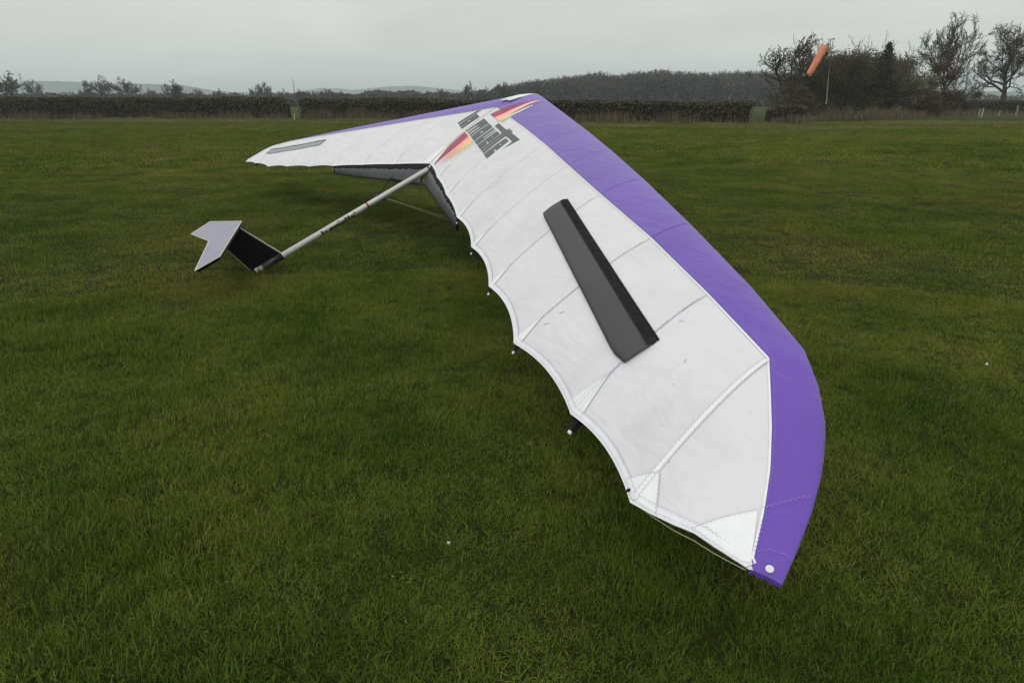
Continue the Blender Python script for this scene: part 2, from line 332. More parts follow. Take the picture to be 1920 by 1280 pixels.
def hedge(line, h, depth, label, seed, green=0., group=None, htop=None, stalks=True):
    nr = np.random.RandomState(seed); _, Ln = along(line, [0.])
    root = empty('hedge', tuple(along(line, [.5])[0][0])+(0,)); ox = Vector(root.location)
    tag(root, label, 'hedge', group)
    dx = line[-1]-line[0]; nrm = np.array([dx.y, -dx.x])/math.hypot(dx.x, dx.y)       # towards the camera
    if nrm[1] > 0: nrm = -nrm
    def hh(t):
        base = h if htop is None else np.interp(t, [q[0] for q in htop], [q[1] for q in htop])
        end = np.clip(np.minimum(t, 1-t)*Ln/.7, 0, 1)**.5; return base*(.93+.14*fbm(t*Ln, t*0+seed, seed, .5, 5))*(.72+.28*end)
    n = int(Ln*h*260); t = nr.rand(n); p, _ = along(line, t); H = hh(t)
    # most twigs near the front and top faces, the rest inside
    z = H*np.sqrt(nr.uniform(.0, 1, n)); u = depth*(nr.rand(n)-.5); fr = nr.rand(n) < .55; bul = .12*(fbm(t*Ln, z*2, seed+1, 1.3)-.5)*2
    u = np.where(fr, depth*.5*(1-.25*(z/H)**3)-np.abs(nr.normal(0, .09, n)), u)+bul; z = np.where(~fr & (nr.rand(n) < .7), H-np.abs(nr.normal(0, .08, n)), z)
    C = np.stack([p[:, 0]+nrm[0]*u, p[:, 1]+nrm[1]*u, z], 1)-np.array(ox)
    gsel = nr.rand(n) < green*(.35+1.3*fbm(t*Ln, t*0, seed+3, .22))
    V, F = cards(nr, C[~gsel], .085, 2.3); link('twigs', np_mesh('hedge_twigs', V, F, 4), M_HEDGE, root)
    if gsel.sum() > 10: V, F = cards(nr, C[gsel], .085, 1.6); link('leaves', np_mesh('hedge_leaves', V, F, 4), M_HEDGE_G, root)
    # shoots standing above the clipped top
    m = int(Ln*9); t = nr.rand(m); p, _ = along(line, t); u = depth*(nr.rand(m)-.5)*.9
    B = np.stack([p[:, 0]+nrm[0]*u, p[:, 1]+nrm[1]*u, hh(t)*.95], 1)-np.array(ox); V, F = stems(nr, B, nr.uniform(.05, .28, m), .03); link('shoots', np_mesh('hedge_shoots', V, F, 3), M_HEDGE, root)
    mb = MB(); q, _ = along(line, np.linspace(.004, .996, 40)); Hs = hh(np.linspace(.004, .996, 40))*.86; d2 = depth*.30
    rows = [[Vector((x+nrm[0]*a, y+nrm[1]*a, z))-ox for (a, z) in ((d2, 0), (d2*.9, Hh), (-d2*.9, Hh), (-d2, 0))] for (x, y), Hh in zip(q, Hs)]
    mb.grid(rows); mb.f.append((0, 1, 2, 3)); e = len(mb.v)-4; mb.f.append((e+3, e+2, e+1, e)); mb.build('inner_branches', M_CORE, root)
    return root
def HP(px, Y=None):
    """point on the hedge line at a column of the photograph"""
    ds = [(p.x/p.y, p) for p in HEDGE_LINE]; k = (px-960)/FPX*.945
    x = np.interp(k, [d for d, _ in ds], [p.x for _, p in ds]); return Vector((x, float(HEDGE_Y(x)), 0))
hedge([HP(-420), HP(0), HP(280), HP(545)], 1.66, 1.5, 'long dark clipped hedge left of the narrow gap', 21, green=.10, group='clipped field hedges')
hedge([HP(569), HP(800), HP(1000), HP(1200), HP(1411)], 1.50, 1.4, 'dark clipped hedge behind the glider, between the two gaps', 22, green=.30, group='clipped field hedges', htop=[(0, 1.62), (.5, 1.52), (1, 1.36)])
hedge([HP(1441), HP(1512)], 1.20, 1.3, 'short dark block of hedge left of the windsock pole', 23, green=.0, group='clipped field hedges')
hedge([Vector((at(1770, 185, 84).x, 84, 0)), Vector((at(1925, 185, 80).x, 80, 0)), Vector((at(2150, 185, 76).x, 76, 0))], 1.35, 1.5, 'low dark hedge under the spreading tree at far right', 24, green=.15, group='clipped field hedges')

def make_dry_grass():
    """bleached tall grass along the hedge foot and under the thicket"""
    nr = np.random.RandomState(8); V = []; F = []; b = 0
    def strip(line, depth, n, h0, h1, w):
        nonlocal b
        t = nr.rand(n); p, L = along(line, t); den = fbm(t*L, t*0, 31, .55, 4); keep = nr.rand(n) < np.clip((den-.22)*2.4, .12, 1); p = p[keep]; dn = den[keep]; m = len(p)
        B = np.stack([p[:, 0]+nr.normal(0, .1, m), p[:, 1]-depth*(nr.rand(m)**1.3), np.zeros(m)], 1); v, f = stems(nr, B, nr.uniform(h0, h1, m)*(.45+1.0*dn), w, .14)
        V.append(v); F.append(f+b); b += len(v)
    sh = lambda q, d: [Vector((p.x, p.y-d, 0)) for p in q]
    strip(sh([HP(-420), HP(280), HP(545)], .8), .8, 8000, .25, .75, .028)
    strip(sh([HP(569), HP(1000), HP(1411)], .75), .9, 9000, .3, .95, .028)
    strip(sh([HP(1441), HP(1512)], .7), .8, 900, .3, .7, .035)
    strip([at(1520, 222, 57), at(1600, 222, 55), at(1680, 218, 60)], 1.6, 2200, .4, 1.2, .03)
    strip([at(1600, 222, 60), at(1700, 215, 68), at(1800, 212, 74), at(2000, 212, 74)], 4, 6000, .3, .75, .032)
    for p in V: p[:, 2] = np.maximum(p[:, 2], 0)
    o = link('dry_grass', np_mesh('dry_grass', np.concatenate(V), np.concatenate(F), 3), M_STRAW); tag(o, 'tall bleached winter grass along the foot of the hedges', 'dry grass', kind='stuff')
make_dry_grass()

# ---- bare trees: trunk and limbs as tapered tubes, branching down to twigs
class Tree:
    def __init__(self, seed): self.r = random.Random(seed); self.parts = {0: MB(), 1: MB()}; self.tips = []
    def branch(self, p, d, length, rad, level, P):
        r = self.r; nseg = P['seg'][level]; pts = [Vector(p)]; d = Vector(d).normalized(); dirs = [d.copy()]
        for i in range(nseg):
            j = P['wig'][level]; d = (d+Vector((r.gauss(0, j), r.gauss(0, j), r.gauss(0, j)+P['up'][level]))).normalized(); pts.append(pts[-1]+d*length/nseg); dirs.append(d.copy())
        last = level == len(P['seg'])-1
        rads = [max(rad*(1-.75*i/nseg), P['rmin']) for i in range(nseg+1)]; 
        if last: rads[-1] *= .4
        self.parts[0 if level <= P.get('split', 1) else 1].tube(pts, rads, P['sides'][level], cap=False)
        if last: self.tips.append(pts[-1]); return
        n = P['n'][level]; n = max(1, int(n*r.uniform(.8, 1.2)))
        for k in range(n):
            t = P['t0'][level]+(1-P['t0'][level])*((k+r.random())/n); f = t*nseg; i = min(int(f), nseg-1); q = pts[i].lerp(pts[i+1], f-i); dd = dirs[i+1]
            ax = dd.cross(Vector((r.gauss(0, 1), r.gauss(0, 1), r.gauss(0, 1)))).normalized()
            if level == 0: az = k*2.4+r.uniform(-.5, .5); ax = dd.cross(Vector((math.cos(az), math.sin(az), 0))).normalized()
            nd = Matrix.Rotation(P['ang'][level]*r.uniform(.7, 1.25), 3, ax) @ dd
            self.branch(q, nd, length*P['len'][level]*r.uniform(.7, 1.2)*(1.12-.35*t if level == 0 else 1.1-.5*t), rads[i]*P['rr'][level], level+1, P)
        if level > 0 or P.get('leader', True):     # the leader carries on
            self.branch(pts[-1], dirs[-1], length*P['len'][level]*.8, rads[-1], level+1, P)
OAK = dict(leader=True, seg=[4, 7, 5, 4, 3], wig=[.06, .20, .24, .25, .25], up=[.05, .05, .05, .05, .04], n=[11, 11, 8, 6], t0=[.45, .20, .15, .1], ang=[.95, .75, .75, .7], len=[1.35, .46, .48, .5], rr=[.50, .5, .5, .5], sides=[7, 5, 4, 3, 3], rmin=.015)
ELM = dict(seg=[4, 7, 5, 4, 3], wig=[.08, .12, .15, .18, .2], up=[.05, .08, .08, .07, .06], n=[10, 11, 8, 6], t0=[.40, .2, .15, .1], ang=[.66, .6, .58, .55], len=[1.5, .46, .48, .5], rr=[.48, .5, .5, .5], sides=[7, 5, 4, 3, 3], rmin=.015)
FAR = dict(seg=[4, 6, 4, 3, 2], wig=[.06, .13, .16, .18, .2], up=[.05, .05, .06, .05, .05], n=[12, 10, 8, 6], t0=[.45, .22, .15, .1], ang=[.98, .78, .75, .7], len=[1.3, .46, .48, .5], rr=[.5, .5, .5, .5], sides=[5, 4, 3, 3, 3], rmin=.022)
SCRUB = dict(OAK, n=[10, 9, 7, 5], t0=[.15, .2, .15, .1], rmin=.013, ang=[.8, .7, .7, .7])
BUSH = dict(seg=[3, 4, 4, 3], wig=[.15, .18, .2, .2], up=[.1, .12, .08, .05], n=[5, 6, 5], t0=[.15, .2, .15], ang=[.6, .6, .6], len=[.8, .55, .5], rr=[.6, .55, .5], sides=[5, 4, 3, 3], rmin=.013, split=0)
def tree_meshes(seed, P, trunk_h, rad, lean=(0, 0)):
    t = Tree(seed); t.branch((0, 0, -.15), (lean[0], lean[1], 1), trunk_h, rad, 0, P); a = t.parts[0].mesh('trunk'); b = t.parts[1].mesh('crown')
    # round the crown off: shoots that stick out far are drawn in
    v = np.array(t.parts[1].v); tp = np.percentile(v[:, 2], 98); zc = .60*tp; av = .42*tp; ah = np.percentile(np.hypot(v[:, 0], v[:, 1]), 86)
    for me in (a, b):
        w = np.empty(len(me.vertices)*3); me.vertices.foreach_get('co', w); w = w.reshape(-1, 3); d = w-np.array([0, 0, zc]); q = np.sqrt((d[:, 0]**2+d[:, 1]**2)/ah**2+(d[:, 2]/av)**2); k = np.where((q > 1) & (w[:, 2] > .25*tp), (1+(q-1)*.30)/np.maximum(q, 1e-6), 1.); w = np.array([0, 0, zc])+d*k[:, None]; me.vertices.foreach_set('co', w.astype(np.float32).ravel()); me.update()
    top = max(w[:, 2].max(), .1); a.materials.append(M_BARK); b.materials.append(M_TWIG)
    for m in (a, b): m.polygons.foreach_set('use_smooth', [True]*len(m.polygons))
    return a, b, top
def put_tree(name, ms, loc, height, rz, label, cat='tree', group=None, wide=1.):
    a, b, top = ms; s = height/top; o = empty(name, loc, rz); o.scale = (s*wide, s*wide, s); tag(o, label, cat, group)
    link('trunk', a, None, o); link('crown', b, None, o); return o
def G(px, Y, py=None): p = at(px, 185, Y); return (p.x, p.y, 0)
def top_h(py, Y): return at(960, py, Y).z
put_tree('bare_tree', tree_meshes(31, ELM, 4.2, .26), G(1768, 78), top_h(18, 78), .6, 'tall bare tree with upright branches behind the brown shrub', wide=.95)
put_tree('bare_tree', tree_meshes(57, OAK, 4.0, .34), G(1884, 90), top_h(36, 90), 2.0, 'spreading bare oak at far right above the low hedge', wide=.95)
put_tree('bare_tree', tree_meshes(12, SCRUB, 2.0, .16), G(1490, 68), top_h(62, 68), .3, 'bare bushy tree left of the windsock pole', wide=1.12)

# thicket and shrubs on the right
def shrub(name, loc, w, d, h, label, seed, material, n, size=.10, stemsn=9, cat='shrub', aspect=1.9, twigs=True, group=None, top_shape=1.0, twig_h=.50):
    nr = np.random.RandomState(seed); rg = random.Random(seed); root = empty(name, loc); tag(root, label, cat, group)
    if twigs:
        t = Tree(seed)
        for k in range(stemsn): a = rg.uniform(0, 6.28); r0 = .35*math.sqrt(rg.random()); t.branch((w*r0*math.cos(a), d*r0*math.sin(a), -.1), (math.cos(a)*w/h*.55, math.sin(a)*d/h*.5, 1), h*twig_h*rg.uniform(.7, 1.1), .05+.008*h, 0, BUSH)
        o = link('stems', t.parts[0].mesh('stems'), M_BARK, root); o = link('branches', t.parts[1].mesh('branches'), M_TWIG, root)
    # clumps of fine twigs or leaves, uneven in outline
    nb = max(10, n//260); th = nr.uniform(0, 6.283, nb); rr = np.sqrt(nr.rand(nb)); zz = nr.uniform(.08, .86 if twig_h < .55 else .74, nb)**.8
    prof = np.sqrt(np.clip(1-(zz*.98)**(2.2*top_shape), .04, 1))
    cc = np.stack([w/2*rr*prof*np.cos(th), d/2*rr*prof*np.sin(th), h*zz], 1); k = nr.randint(0, nb, n)
    C = cc[k]+nr.normal(size=(n, 3))*np.array([w*.075, d*.075, h*.065]); C[:, 2] = np.clip(C[:, 2], .02, None)
    V, F = cards(nr, C, size*.62, aspect*2.4); link('foliage', np_mesh('foliage', V, F, 4), material, root); return root
M_THICK = leafy('thicket_twigs', [(.2, (.026, .023, .012)), (.5, (.070, .058, .028)), (.85, (.145, .112, .058))], nscale=.45, isl=.55)
M_RED = leafy('russet_leaves', [(.2, (.040, .022, .015)), (.6, (.085, .046, .030)), (.9, (.130, .075, .050))], nscale=.5)
M_BLOS = leafy('blossom', [(.2, (.060, .060, .035)), (.6, (.150, .150, .095)), (.9, (.330, .320, .230))], nscale=.5)
M_CON = leafy('conifer_needles', [(.2, (.010, .016, .009)), (.8, (.030, .042, .022))], nscale=.6)
M_BROWN = leafy('brown_twigs', [(.2, (.040, .026, .017)), (.8, (.110, .074, .048))], nscale=.5)
shrub('thicket', G(1600, 67), 7.8, 5, top_h(78, 67), 'big dense dark thicket right behind the windsock pole', 41, M_THICK, 28000, .11, 16, twig_h=.57)
shrub('thicket', G(1675, 70), 6.0, 5, top_h(104, 70), 'dark thicket right of the biggest one, below the conifer', 42, M_THICK, 13000, .11, 8, twig_h=.50)
shrub('thicket', G(1555, 70), 5.0, 4, top_h(86, 70), 'dark thicket at the left, half behind the windsock pole', 44, M_THICK, 10000, .11, 16, twig_h=.62)
shrub('brown_bush', G(1492, 54), 3.2, 2, top_h(160, 54), 'low reddish brown bush above the short hedge block', 43, M_BROWN, 3800, .08, 6)
shrub('blossom_bush', G(1727, 68), 3.6, 3, top_h(138, 68), 'pale flowering bush at the right end of the thicket', 45, M_BLOS, 5200, .10, 3)
shrub('russet_bush', G(1768, 70), 4.0, 3, top_h(112, 70), 'russet bush in front of the tall bare tree', 46, M_RED, 4200, .11, 3)
shrub('brown_bush', G(1745, 66), 4.2, 2.5, top_h(165, 66), 'brown bush at the foot of the tall bare tree', 47, M_BROWN, 4200, .09, 3)
shrub('brown_bush', G(1815, 80), 4.5, 3, top_h(155, 80), 'thin grey brown bush between the two tall bare trees', 48, M_TWIG, 2600, .09, 3)
def conifer(loc, h, label, seed):
    rg = random.Random(seed); nr = np.random.RandomState(seed); root = empty('conifer', loc); tag(root, label, 'tree')
    mb = MB(); mb.tube([(0, 0, -.1), (0, 0, h*.5), (0, 0, h)], [.12, .08, .02], 6); br = MB(); C = []
    z = h*.25
    while z < h*.97:
        L = ((h-z)*.26+.10)*rg.uniform(.7, 1.25)
        for k in range(5):
            a = rg.uniform(0, 6.28); tip = Vector((L*math.cos(a), L*math.sin(a), z+L*.25)); br.tube([(0, 0, z), tip], [.03, .01], 3, False)
            for _ in range(18): t = rg.random()**.6; q = Vector((0, 0, z)).lerp(tip, t); C.append((q.x+rg.gauss(0, .09), q.y+rg.gauss(0, .09), q.z+rg.gauss(0, .06)))
        z += rg.uniform(.16, .30)
    link('trunk', mb.mesh('trunk'), M_BARK, root); link('branches', br.mesh('branches'), M_BARK, root); V, F = cards(nr, np.array(C), .10, 2.2); link('needles', np_mesh('needles', V, F, 4), M_CON, root)
conifer(G(1650, 65), top_h(76, 65), 'dark conifer standing up out of the thicket', 9)

# far trees over the left hedge, one by one
far_kinds = [tree_meshes(s, FAR, 3.4, .30) for s in (101, 102, 103)]
far = [(16, 134, 150, 1.05, 'bare oak at the left edge, above the hedge'), (66, 150, 260, .9, 'small bare tree right of the oak at the left edge'),
       (190, 142, 190, 1.15, 'broad bare oak, left one of the pair above the left hedge'), (241, 146, 190, 1.2, 'broad bare oak, right one of the pair above the left hedge'),
       (165, 165, 230, 1.1, 'small bare tree tucked behind the left oak of the pair'), (284, 166, 240, 1., 'small bare tree between the pair of oaks and the ivy tree'),
       (327, 150, 200, .85, 'bare tree dark with ivy, right of the pair of oaks'), (372, 168, 260, 1., 'small round tree right of the ivy tree'),
       (412, 167, 240, 1.1, 'small bare tree about midway between ivy tree and gap'), (481, 161, 280, .9, 'bare tree left beside the forked tree near the gap'),
       (497, 155, 250, .8, 'taller bare forked tree left of the hedge gap'), (531, 168, 260, 1., 'small bare tree just left of the hedge gap'),
       (566, 169, 230, 1.1, 'small bare tree standing right in the hedge gap'), (612, 168, 260, 1.2, 'broad low tree right of the hedge gap'),
       (735, 176, 250, .8, 'small dark tree above the hedge left of the nose'), (785, 172, 300, 1.0, 'low bare tree further left of the glider nose'),
       (829, 168, 260, 1.1, 'bare tree left of the pale tree near the nose'), (880, 153, 240, .75, 'pale thin bare tree left of the glider nose'),
       (912, 165, 260, 1., 'low dark tree just left of the wood'), (943, 155, 230, 1.0, 'dark bushy tree at the left end of the wood')]
for i, (px, py, Y, wd, lab) in enumerate(far):
    put_tree('far_tree', far_kinds[i % 3], G(px, Y), top_h(py-3, Y), i*1.3, lab, 'tree', 'bare trees beyond the hedge', wd*1.0)
M_IVY = leafy('ivy', [(.2, (.010, .014, .007)), (.8, (.028, .034, .016))], nscale=.5)
def ivy():
    nr = np.random.RandomState(4); L = G(333, 199); n = 900; h = nr.uniform(.3, 4.9, n); w = .25+.55*np.sin(np.clip(h/4.9, 0, 1)*3.1); C = np.stack([nr.normal(0, 1, n)*w, nr.normal(0, 1, n)*w, h], 1)
    root = empty('ivy', L); tag(root, 'dark ivy climbing the bare tree right of the pair of oaks', 'ivy'); V, F = cards(nr, C, .34, 1.2); link('leaves', np_mesh('ivy_leaves', V, F, 4), M_IVY, root)
ivy()

# the wood right of the nose and the hedgerows beyond the field read as masses
def merge_copies(ms, spots, nr):
    V = []; F4 = []; b = 0
    arr = []
    for a, c, top in ms:
        vv = []; ff = []; o = 0
        for me in (a, c):
            v = np.empty(len(me.vertices)*3); me.vertices.foreach_get('co', v); v = v.reshape(-1, 3); f = np.array([list(p.vertices) for p in me.polygons if len(p.vertices) == 4]); vv.append(v); ff.append(f+o); o += len(v)
        arr.append((np.concatenate(vv)/top, np.concatenate(ff)))
    for (x, y, h, w) in spots:
        v, f = arr[nr.randint(len(arr))]; a = nr.uniform(0, 6.28); c, s = math.cos(a), math.sin(a)
        q = np.stack([(v[:, 0]*c-v[:, 1]*s)*h*w+x, (v[:, 0]*s+v[:, 1]*c)*h*w+y, v[:, 2]*h], 1); V.append(q); F4.append(f+b); b += len(q)
    return np.concatenate(V), np.concatenate(F4)
def make_wood():
    nr = np.random.RandomState(17)
    WOOD = dict(seg=[3, 4, 3], wig=[.08, .2, .2], up=[.05, .1, .08], n=[9, 9], t0=[.2, .15], ang=[.75, .7], len=[.95, .5], rr=[.5, .5], sides=[4, 3, 3], rmin=.055)
    kinds = [tree_meshes(s, WOOD, 4.0, .3) for s in (201, 202, 203, 204)]
    sky = [(935, 160), (960, 158), (985, 150), (1010, 146), (1050, 141), (1085, 137), (1120, 131), (1150, 137), (1190, 132), (1232, 126), (1262, 131), (1330, 133), (1360, 130), (1420, 130), (1450, 132), (1500, 140), (1560, 150), (1640, 160), (1750, 168)]
    spots = []; C = []
    for px in np.arange(930, 1760, 4.2):
        for Y0 in (265, 300, 345):
            Y = Y0+nr.uniform(-14, 14); p = at(px+nr.uniform(-4, 4), 185, Y); h = top_h(np.interp(px, [a for a, _ in sky], [b for _, b in sky])+(345-Y0)*.04+nr.uniform(-1.5, 6), Y); spots.append((p.x, Y, h, nr.uniform(.8, 1.25)))
            for _ in range(60): C.append((p.x+nr.normal(0, 2.), Y+nr.normal(0, 2.), h*nr.uniform(0, .9)**1.2))
    V, F = merge_copies(kinds, spots, nr); o = link('woodland', np_mesh('woodland', V, F, 4), leafy('wood_branches', [(.2, (.046, .040, .034)), (.8, (.105, .090, .076))], nscale=.08, isl=.4)); tag(o, 'bare winter wood in the haze behind the middle hedge', 'woodland', kind='stuff')
    V, F = cards(nr, np.array(C), .75, 2.2); u = link('wood_undergrowth', np_mesh('wood_undergrowth', V, F, 4), leafy('undergrowth', [(.2, (.030, .027, .022)), (.8, (.080, .070, .058))], nscale=.06, isl=.4)); tag(u, 'fine twigs and undergrowth filling the bare wood', 'undergrowth', kind='stuff')
make_wood()
def make_hedgerows():
    nr = np.random.RandomState(23); C = []; 
    for (x0, x1, Y, py, n) in ((380, 760, 146, 193, 2200), (1330, 1560, 150, 195, 1500), (-350, 1050, 330, 178, 5200), (-350, 960, 430, 176, 4200), (560, 960, 280, 179, 2600), (-350, 560, 520, 175, 3500), (1420, 2300, 380, 176, 3500), (100, 420, 270, 180, 1500), (640, 930, 360, 173, 2400)):
        px = nr.uniform(x0, x1, n); f = fbm(px, px*0, int(Y), .03, 4); h = top_h(py, Y)*(.45+1.0*f); z = h*nr.rand(n)**.8; x = np.array([(p-960)/FPX*.94*Y for p in px]); C.append(np.stack([x, Y+nr.normal(0, 2., n), z], 1))
    V, F = cards(nr, np.concatenate(C), 1.2, 1.5); o = link('hedgerows', np_mesh('hedgerows', V, F, 4), leafy('hedgerow_scrub', [(.2, (.018, .018, .012)), (.8, (.050, .046, .032))], nscale=.03, isl=.45)); tag(o, 'hazy hedgerows and scrub beyond the far fields', 'hedgerows', kind='stuff')
make_hedgerows()

# ================================================================== the hang glider
GM = Matrix(((0.426989, 0.790558, -0.438974, -0.848841), (-0.904249, 0.375243, -0.203777, 7.086521), (0.003624, 0.483952, 0.875087, 0.955578), (0, 0, 0, 1)))
glider = empty('hang_glider'); glider.matrix_world = GM
tag(glider, 'white and purple rigid wing hang glider parked tail down on the grass', 'hang glider')
def sail_mat(name, c, rough, wr, sheen=0.):
    """ripstop cloth: slow mottling, soft creases and a faint weave"""
    m, nt, N, K, P = shader(name); tc = N.new('ShaderNodeTexCoord')
    n1 = N.new('ShaderNodeTexNoise'); n1.inputs['Scale'].default_value = 2.2; n1.inputs['Detail'].default_value = 7; n1.inputs['Roughness'].default_value = .62; K.new(tc.outputs['Object'], n1.inputs['Vector'])
    r = ramp(N, [(.28, [x*.90 for x in c]), (.5, c), (.74, [min(1, x*1.05) for x in c])]); K.new(n1.outputs[0], r.inputs[0])
    sp = N.new('ShaderNodeTexNoise'); sp.inputs['Scale'].default_value = 17; sp.inputs['Detail'].default_value = 3; K.new(tc.outputs['Object'], sp.inputs['Vector'])
    r2 = ramp(N, [(.72, (1, 1, 1)), (.80, (.80, .77, .70))]); K.new(sp.outputs[0], r2.inputs[0])
    mu = N.new('ShaderNodeMix'); mu.data_type = 'RGBA'; mu.blend_type = 'MULTIPLY'; mu.inputs[0].default_value = .6; K.new(r.outputs[0], mu.inputs[6]); K.new(r2.outputs[0], mu.inputs[7]); K.new(mu.outputs[2], P.inputs['Base Color'])
    P.inputs['Roughness'].default_value = rough; P.inputs['Specular IOR Level'].default_value = .35
    if sheen: P.inputs['Sheen Weight'].default_value = sheen; P.inputs['Sheen Roughness'].default_value = .35
    mp = N.new('ShaderNodeMapping'); mp.inputs['Scale'].default_value = (3.2, 9., 3.2); mp.inputs['Rotation'].default_value = (0, 0, .5); K.new(tc.outputs['Object'], mp.inputs[0])
    n2 = N.new('ShaderNodeTexNoise'); n2.inputs['Scale'].default_value = 1.; n2.inputs['Detail'].default_value = 4; n2.inputs['Distortion'].default_value = .6; K.new(mp.outputs[0], n2.inputs['Vector'])
    n3 = N.new('ShaderNodeTexNoise'); n3.inputs['Scale'].default_value = 420; n3.inputs['Detail'].default_value = 1; K.new(tc.outputs['Object'], n3.inputs['Vector'])
    b1 = N.new('ShaderNodeBump'); b1.inputs['Strength'].default_value = wr; b1.inputs['Distance'].default_value = .05; K.new(n2.outputs[0], b1.inputs['Height'])
    b2 = N.new('ShaderNodeBump'); b2.inputs['Strength'].default_value = .05; b2.inputs['Distance'].default_value = .002; K.new(n3.outputs[0], b2.inputs['Height']); K.new(b1.outputs[0], b2.inputs['Normal']); K.new(b2.outputs[0], P.inputs['Normal'])
    return m
M_SAIL = sail_mat('white_sailcloth', (.640, .636, .664), .5, .34)
M_PURP = sail_mat('purple_sailcloth', (.128, .062, .395), .45, .22, .22)
M_PJOIN = mat('purple_seam', (.100, .048, .345), .6, .2, 30)
M_UNDER = sail_mat('undersurface_cloth', (.16, .16, .18), .55, .10)
M_WHITE = mat('white_dacron', (.75, .75, .78), .55, .04, 20, .15, 60)
M_HEM = mat('hem_cloth', (.70, .695, .75), .6, .06, 25, .2, 70)
M_SEAM = mat('rib_seam_thread', (.49, .48, .62), .7, .25, 30)
M_STITCH = mat('grey_stitching', (.46, .45, .52), .8, .2, 30)
M_LILAC = mat('lilac_stitching', (.27, .19, .52), .8, .2, 30)
M_GREY = mat('grey_spoiler_skin', (.046, .044, .048), .62, .10, 4, .08, 200)
M_GREYL = mat('pale_grey_spoiler_skin', (.26, .27, .30), .5, .08, 4)
M_FLAP = mat('grey_flap_skin', (.052, .052, .062), .5, .10, 3)
M_BLACK = mat('black_fabric', (.017, .017, .019), .8, .3, 30, .3, 60, spec=.15)
M_CARBON = mat('black_carbon', (.004, .004, .005), .55, .2, 10, spec=.15)
M_ALU = mat('boom_grey_paint', (.46, .45, .43), .42, .08, 5, metal=.25)
M_RUBBER = mat('black_sleeve', (.022, .022, .026), .45, .2, 20)
M_LAV = mat('lavender_grey_tail_skin', (.27, .262, .345), .5, .08, 6, .1, 90)
M_CREAM = mat('cream_edge', (.55, .53, .45), .6, .08, 20)
M_INK = mat('charcoal_print', (.085, .092, .100), .6, .12, 60)
M_STEEL = mat('steel_fitting', (.55, .55, .56), .35, .05, 20, metal=.9)
M_WASH = mat('white_plastic', (.75, .75, .76), .4, .03, 20)
M_CORD = mat('pale_cord', (.33, .31, .22), .7, .1, 40)
M_REDB = mat('red_band', (.30, .035, .045), .5, .1, 20)
# ---- wing stations in the glider's own frame (x span, y forward, z up; metres); 0..8 are ribs, 8..9 the raked tip
ST_U = np.array([0,1,2,3,4,5,6,7,8,8.15,8.32,8.5,8.68,8.85,9.0])
ST_T = np.array([[0,0,-.008],[.758,-.194,.034],[1.503,-.384,.072],[2.250,-.582,.108],[2.989,-.776,.146],[3.718,-.974,.199],[4.424,-1.167,.248],[5.114,-1.275,.315],[5.589,-1.371,.350],
  [5.655,-1.364,.350],[5.718,-1.351,.348],[5.776,-1.333,.345],[5.836,-1.325,.342],[5.889,-1.315,.340],[5.931,-1.305,.337]])
ST_B = np.array([[0,.932,.101],[.768,.711,.128],[1.490,.504,.158],[2.250,.277,.188],[2.988,.040,.225],[3.725,-.195,.262],[4.480,-.429,.297],[5.073,-.635,.328],[5.491,-.784,.335],
  [5.588,-.880,.338],[5.684,-.977,.340],[5.768,-1.072,.341],[5.835,-1.162,.341],[5.890,-1.240,.340],[5.932,-1.303,.3375]])
ST_N = np.array([[0,1.422,-.027],[.765,1.153,.013],[1.497,.896,.048],[2.250,.635,.079],[2.989,.362,.122],[3.722,.082,.162],[4.460,-.214,.205],[5.095,-.480,.243],[5.493,-.664,.265],
  [5.624,-.759,.270],[5.738,-.864,.270],[5.826,-.979,.272],[5.893,-1.091,.280],[5.947,-1.194,.295],[5.990,-1.280,.312]])
SCALLOP = [.012,.012,.014,.032,.036,.040,.034,.030,.010]
def lerp_st(A, u): return np.array([np.interp(u, ST_U, A[:, i]) for i in range(3)])
def af_t(x, t=.12): return 5*t*(.2969*np.sqrt(max(x,0))-.126*x-.3516*x*x+.2843*x**3-.1036*x**4)
def af_c(x, m=.03, p=.4): return m/p**2*(2*p*x-x*x) if x < p else m/(1-p)**2*((1-2*p)+2*p*x-x*x)
def station(u):
    T = lerp_st(ST_T, u); B = lerp_st(ST_B, u); N = lerp_st(ST_N, u)
    N[1] -= .035*np.exp(-(N[0]/.12)**2)
    k = min(int(u), 8); s = u-k
    e = (T-N)/np.linalg.norm(T-N)
    T = T - e*SCALLOP[k]*4*s*(1-s)
    c = np.linalg.norm(T-N); n = np.array([0,0,1.])-e*e[2]; n /= np.linalg.norm(n)
    xb = min(float((B-N)@e)/c, .99); hb = float((B-N)@n)/c
    sc = hb/(af_c(xb)+af_t(xb)) if xb < .9 else None
    if u > 8.3:                                   # the tip flattens towards its end
        sc8 = .8; w = min((u-8.3)/.4, 1); sc = (sc if sc else sc8)*(1-w)+sc8*w
    r = B-N; lat = r-e*(r@e)-n*(r@n)
    return N, e, n, c, xb, sc, s, lat
def S(u, xi, lower=False, off=0., side=1):
    N, e, n, c, xb, sc, s, lat = station(u)
    h = (af_c(xi)-af_t(xi)) if lower else (af_c(xi)+af_t(xi))
    h *= sc*c
    if not lower:
        h -= .0022*4*s*(1-s)*max(0., min(1., (xi-.22)/.3))*(1.0 if u < 8 else .5)
        h += .0050*np.sin(6.2832*(3.2*s+1.6*xi+.37*int(u)))*max(0., (xi-.55)/.45)*(1-xi)*5*4*s*(1-s)
    P = N+e*xi*c+n*(h+off)+lat*(xi/xb if xi < xb else (1-xi)/(1-xb))
    return np.array([side*P[0], P[1], P[2]])
def xi_b(u): return station(u)[4]

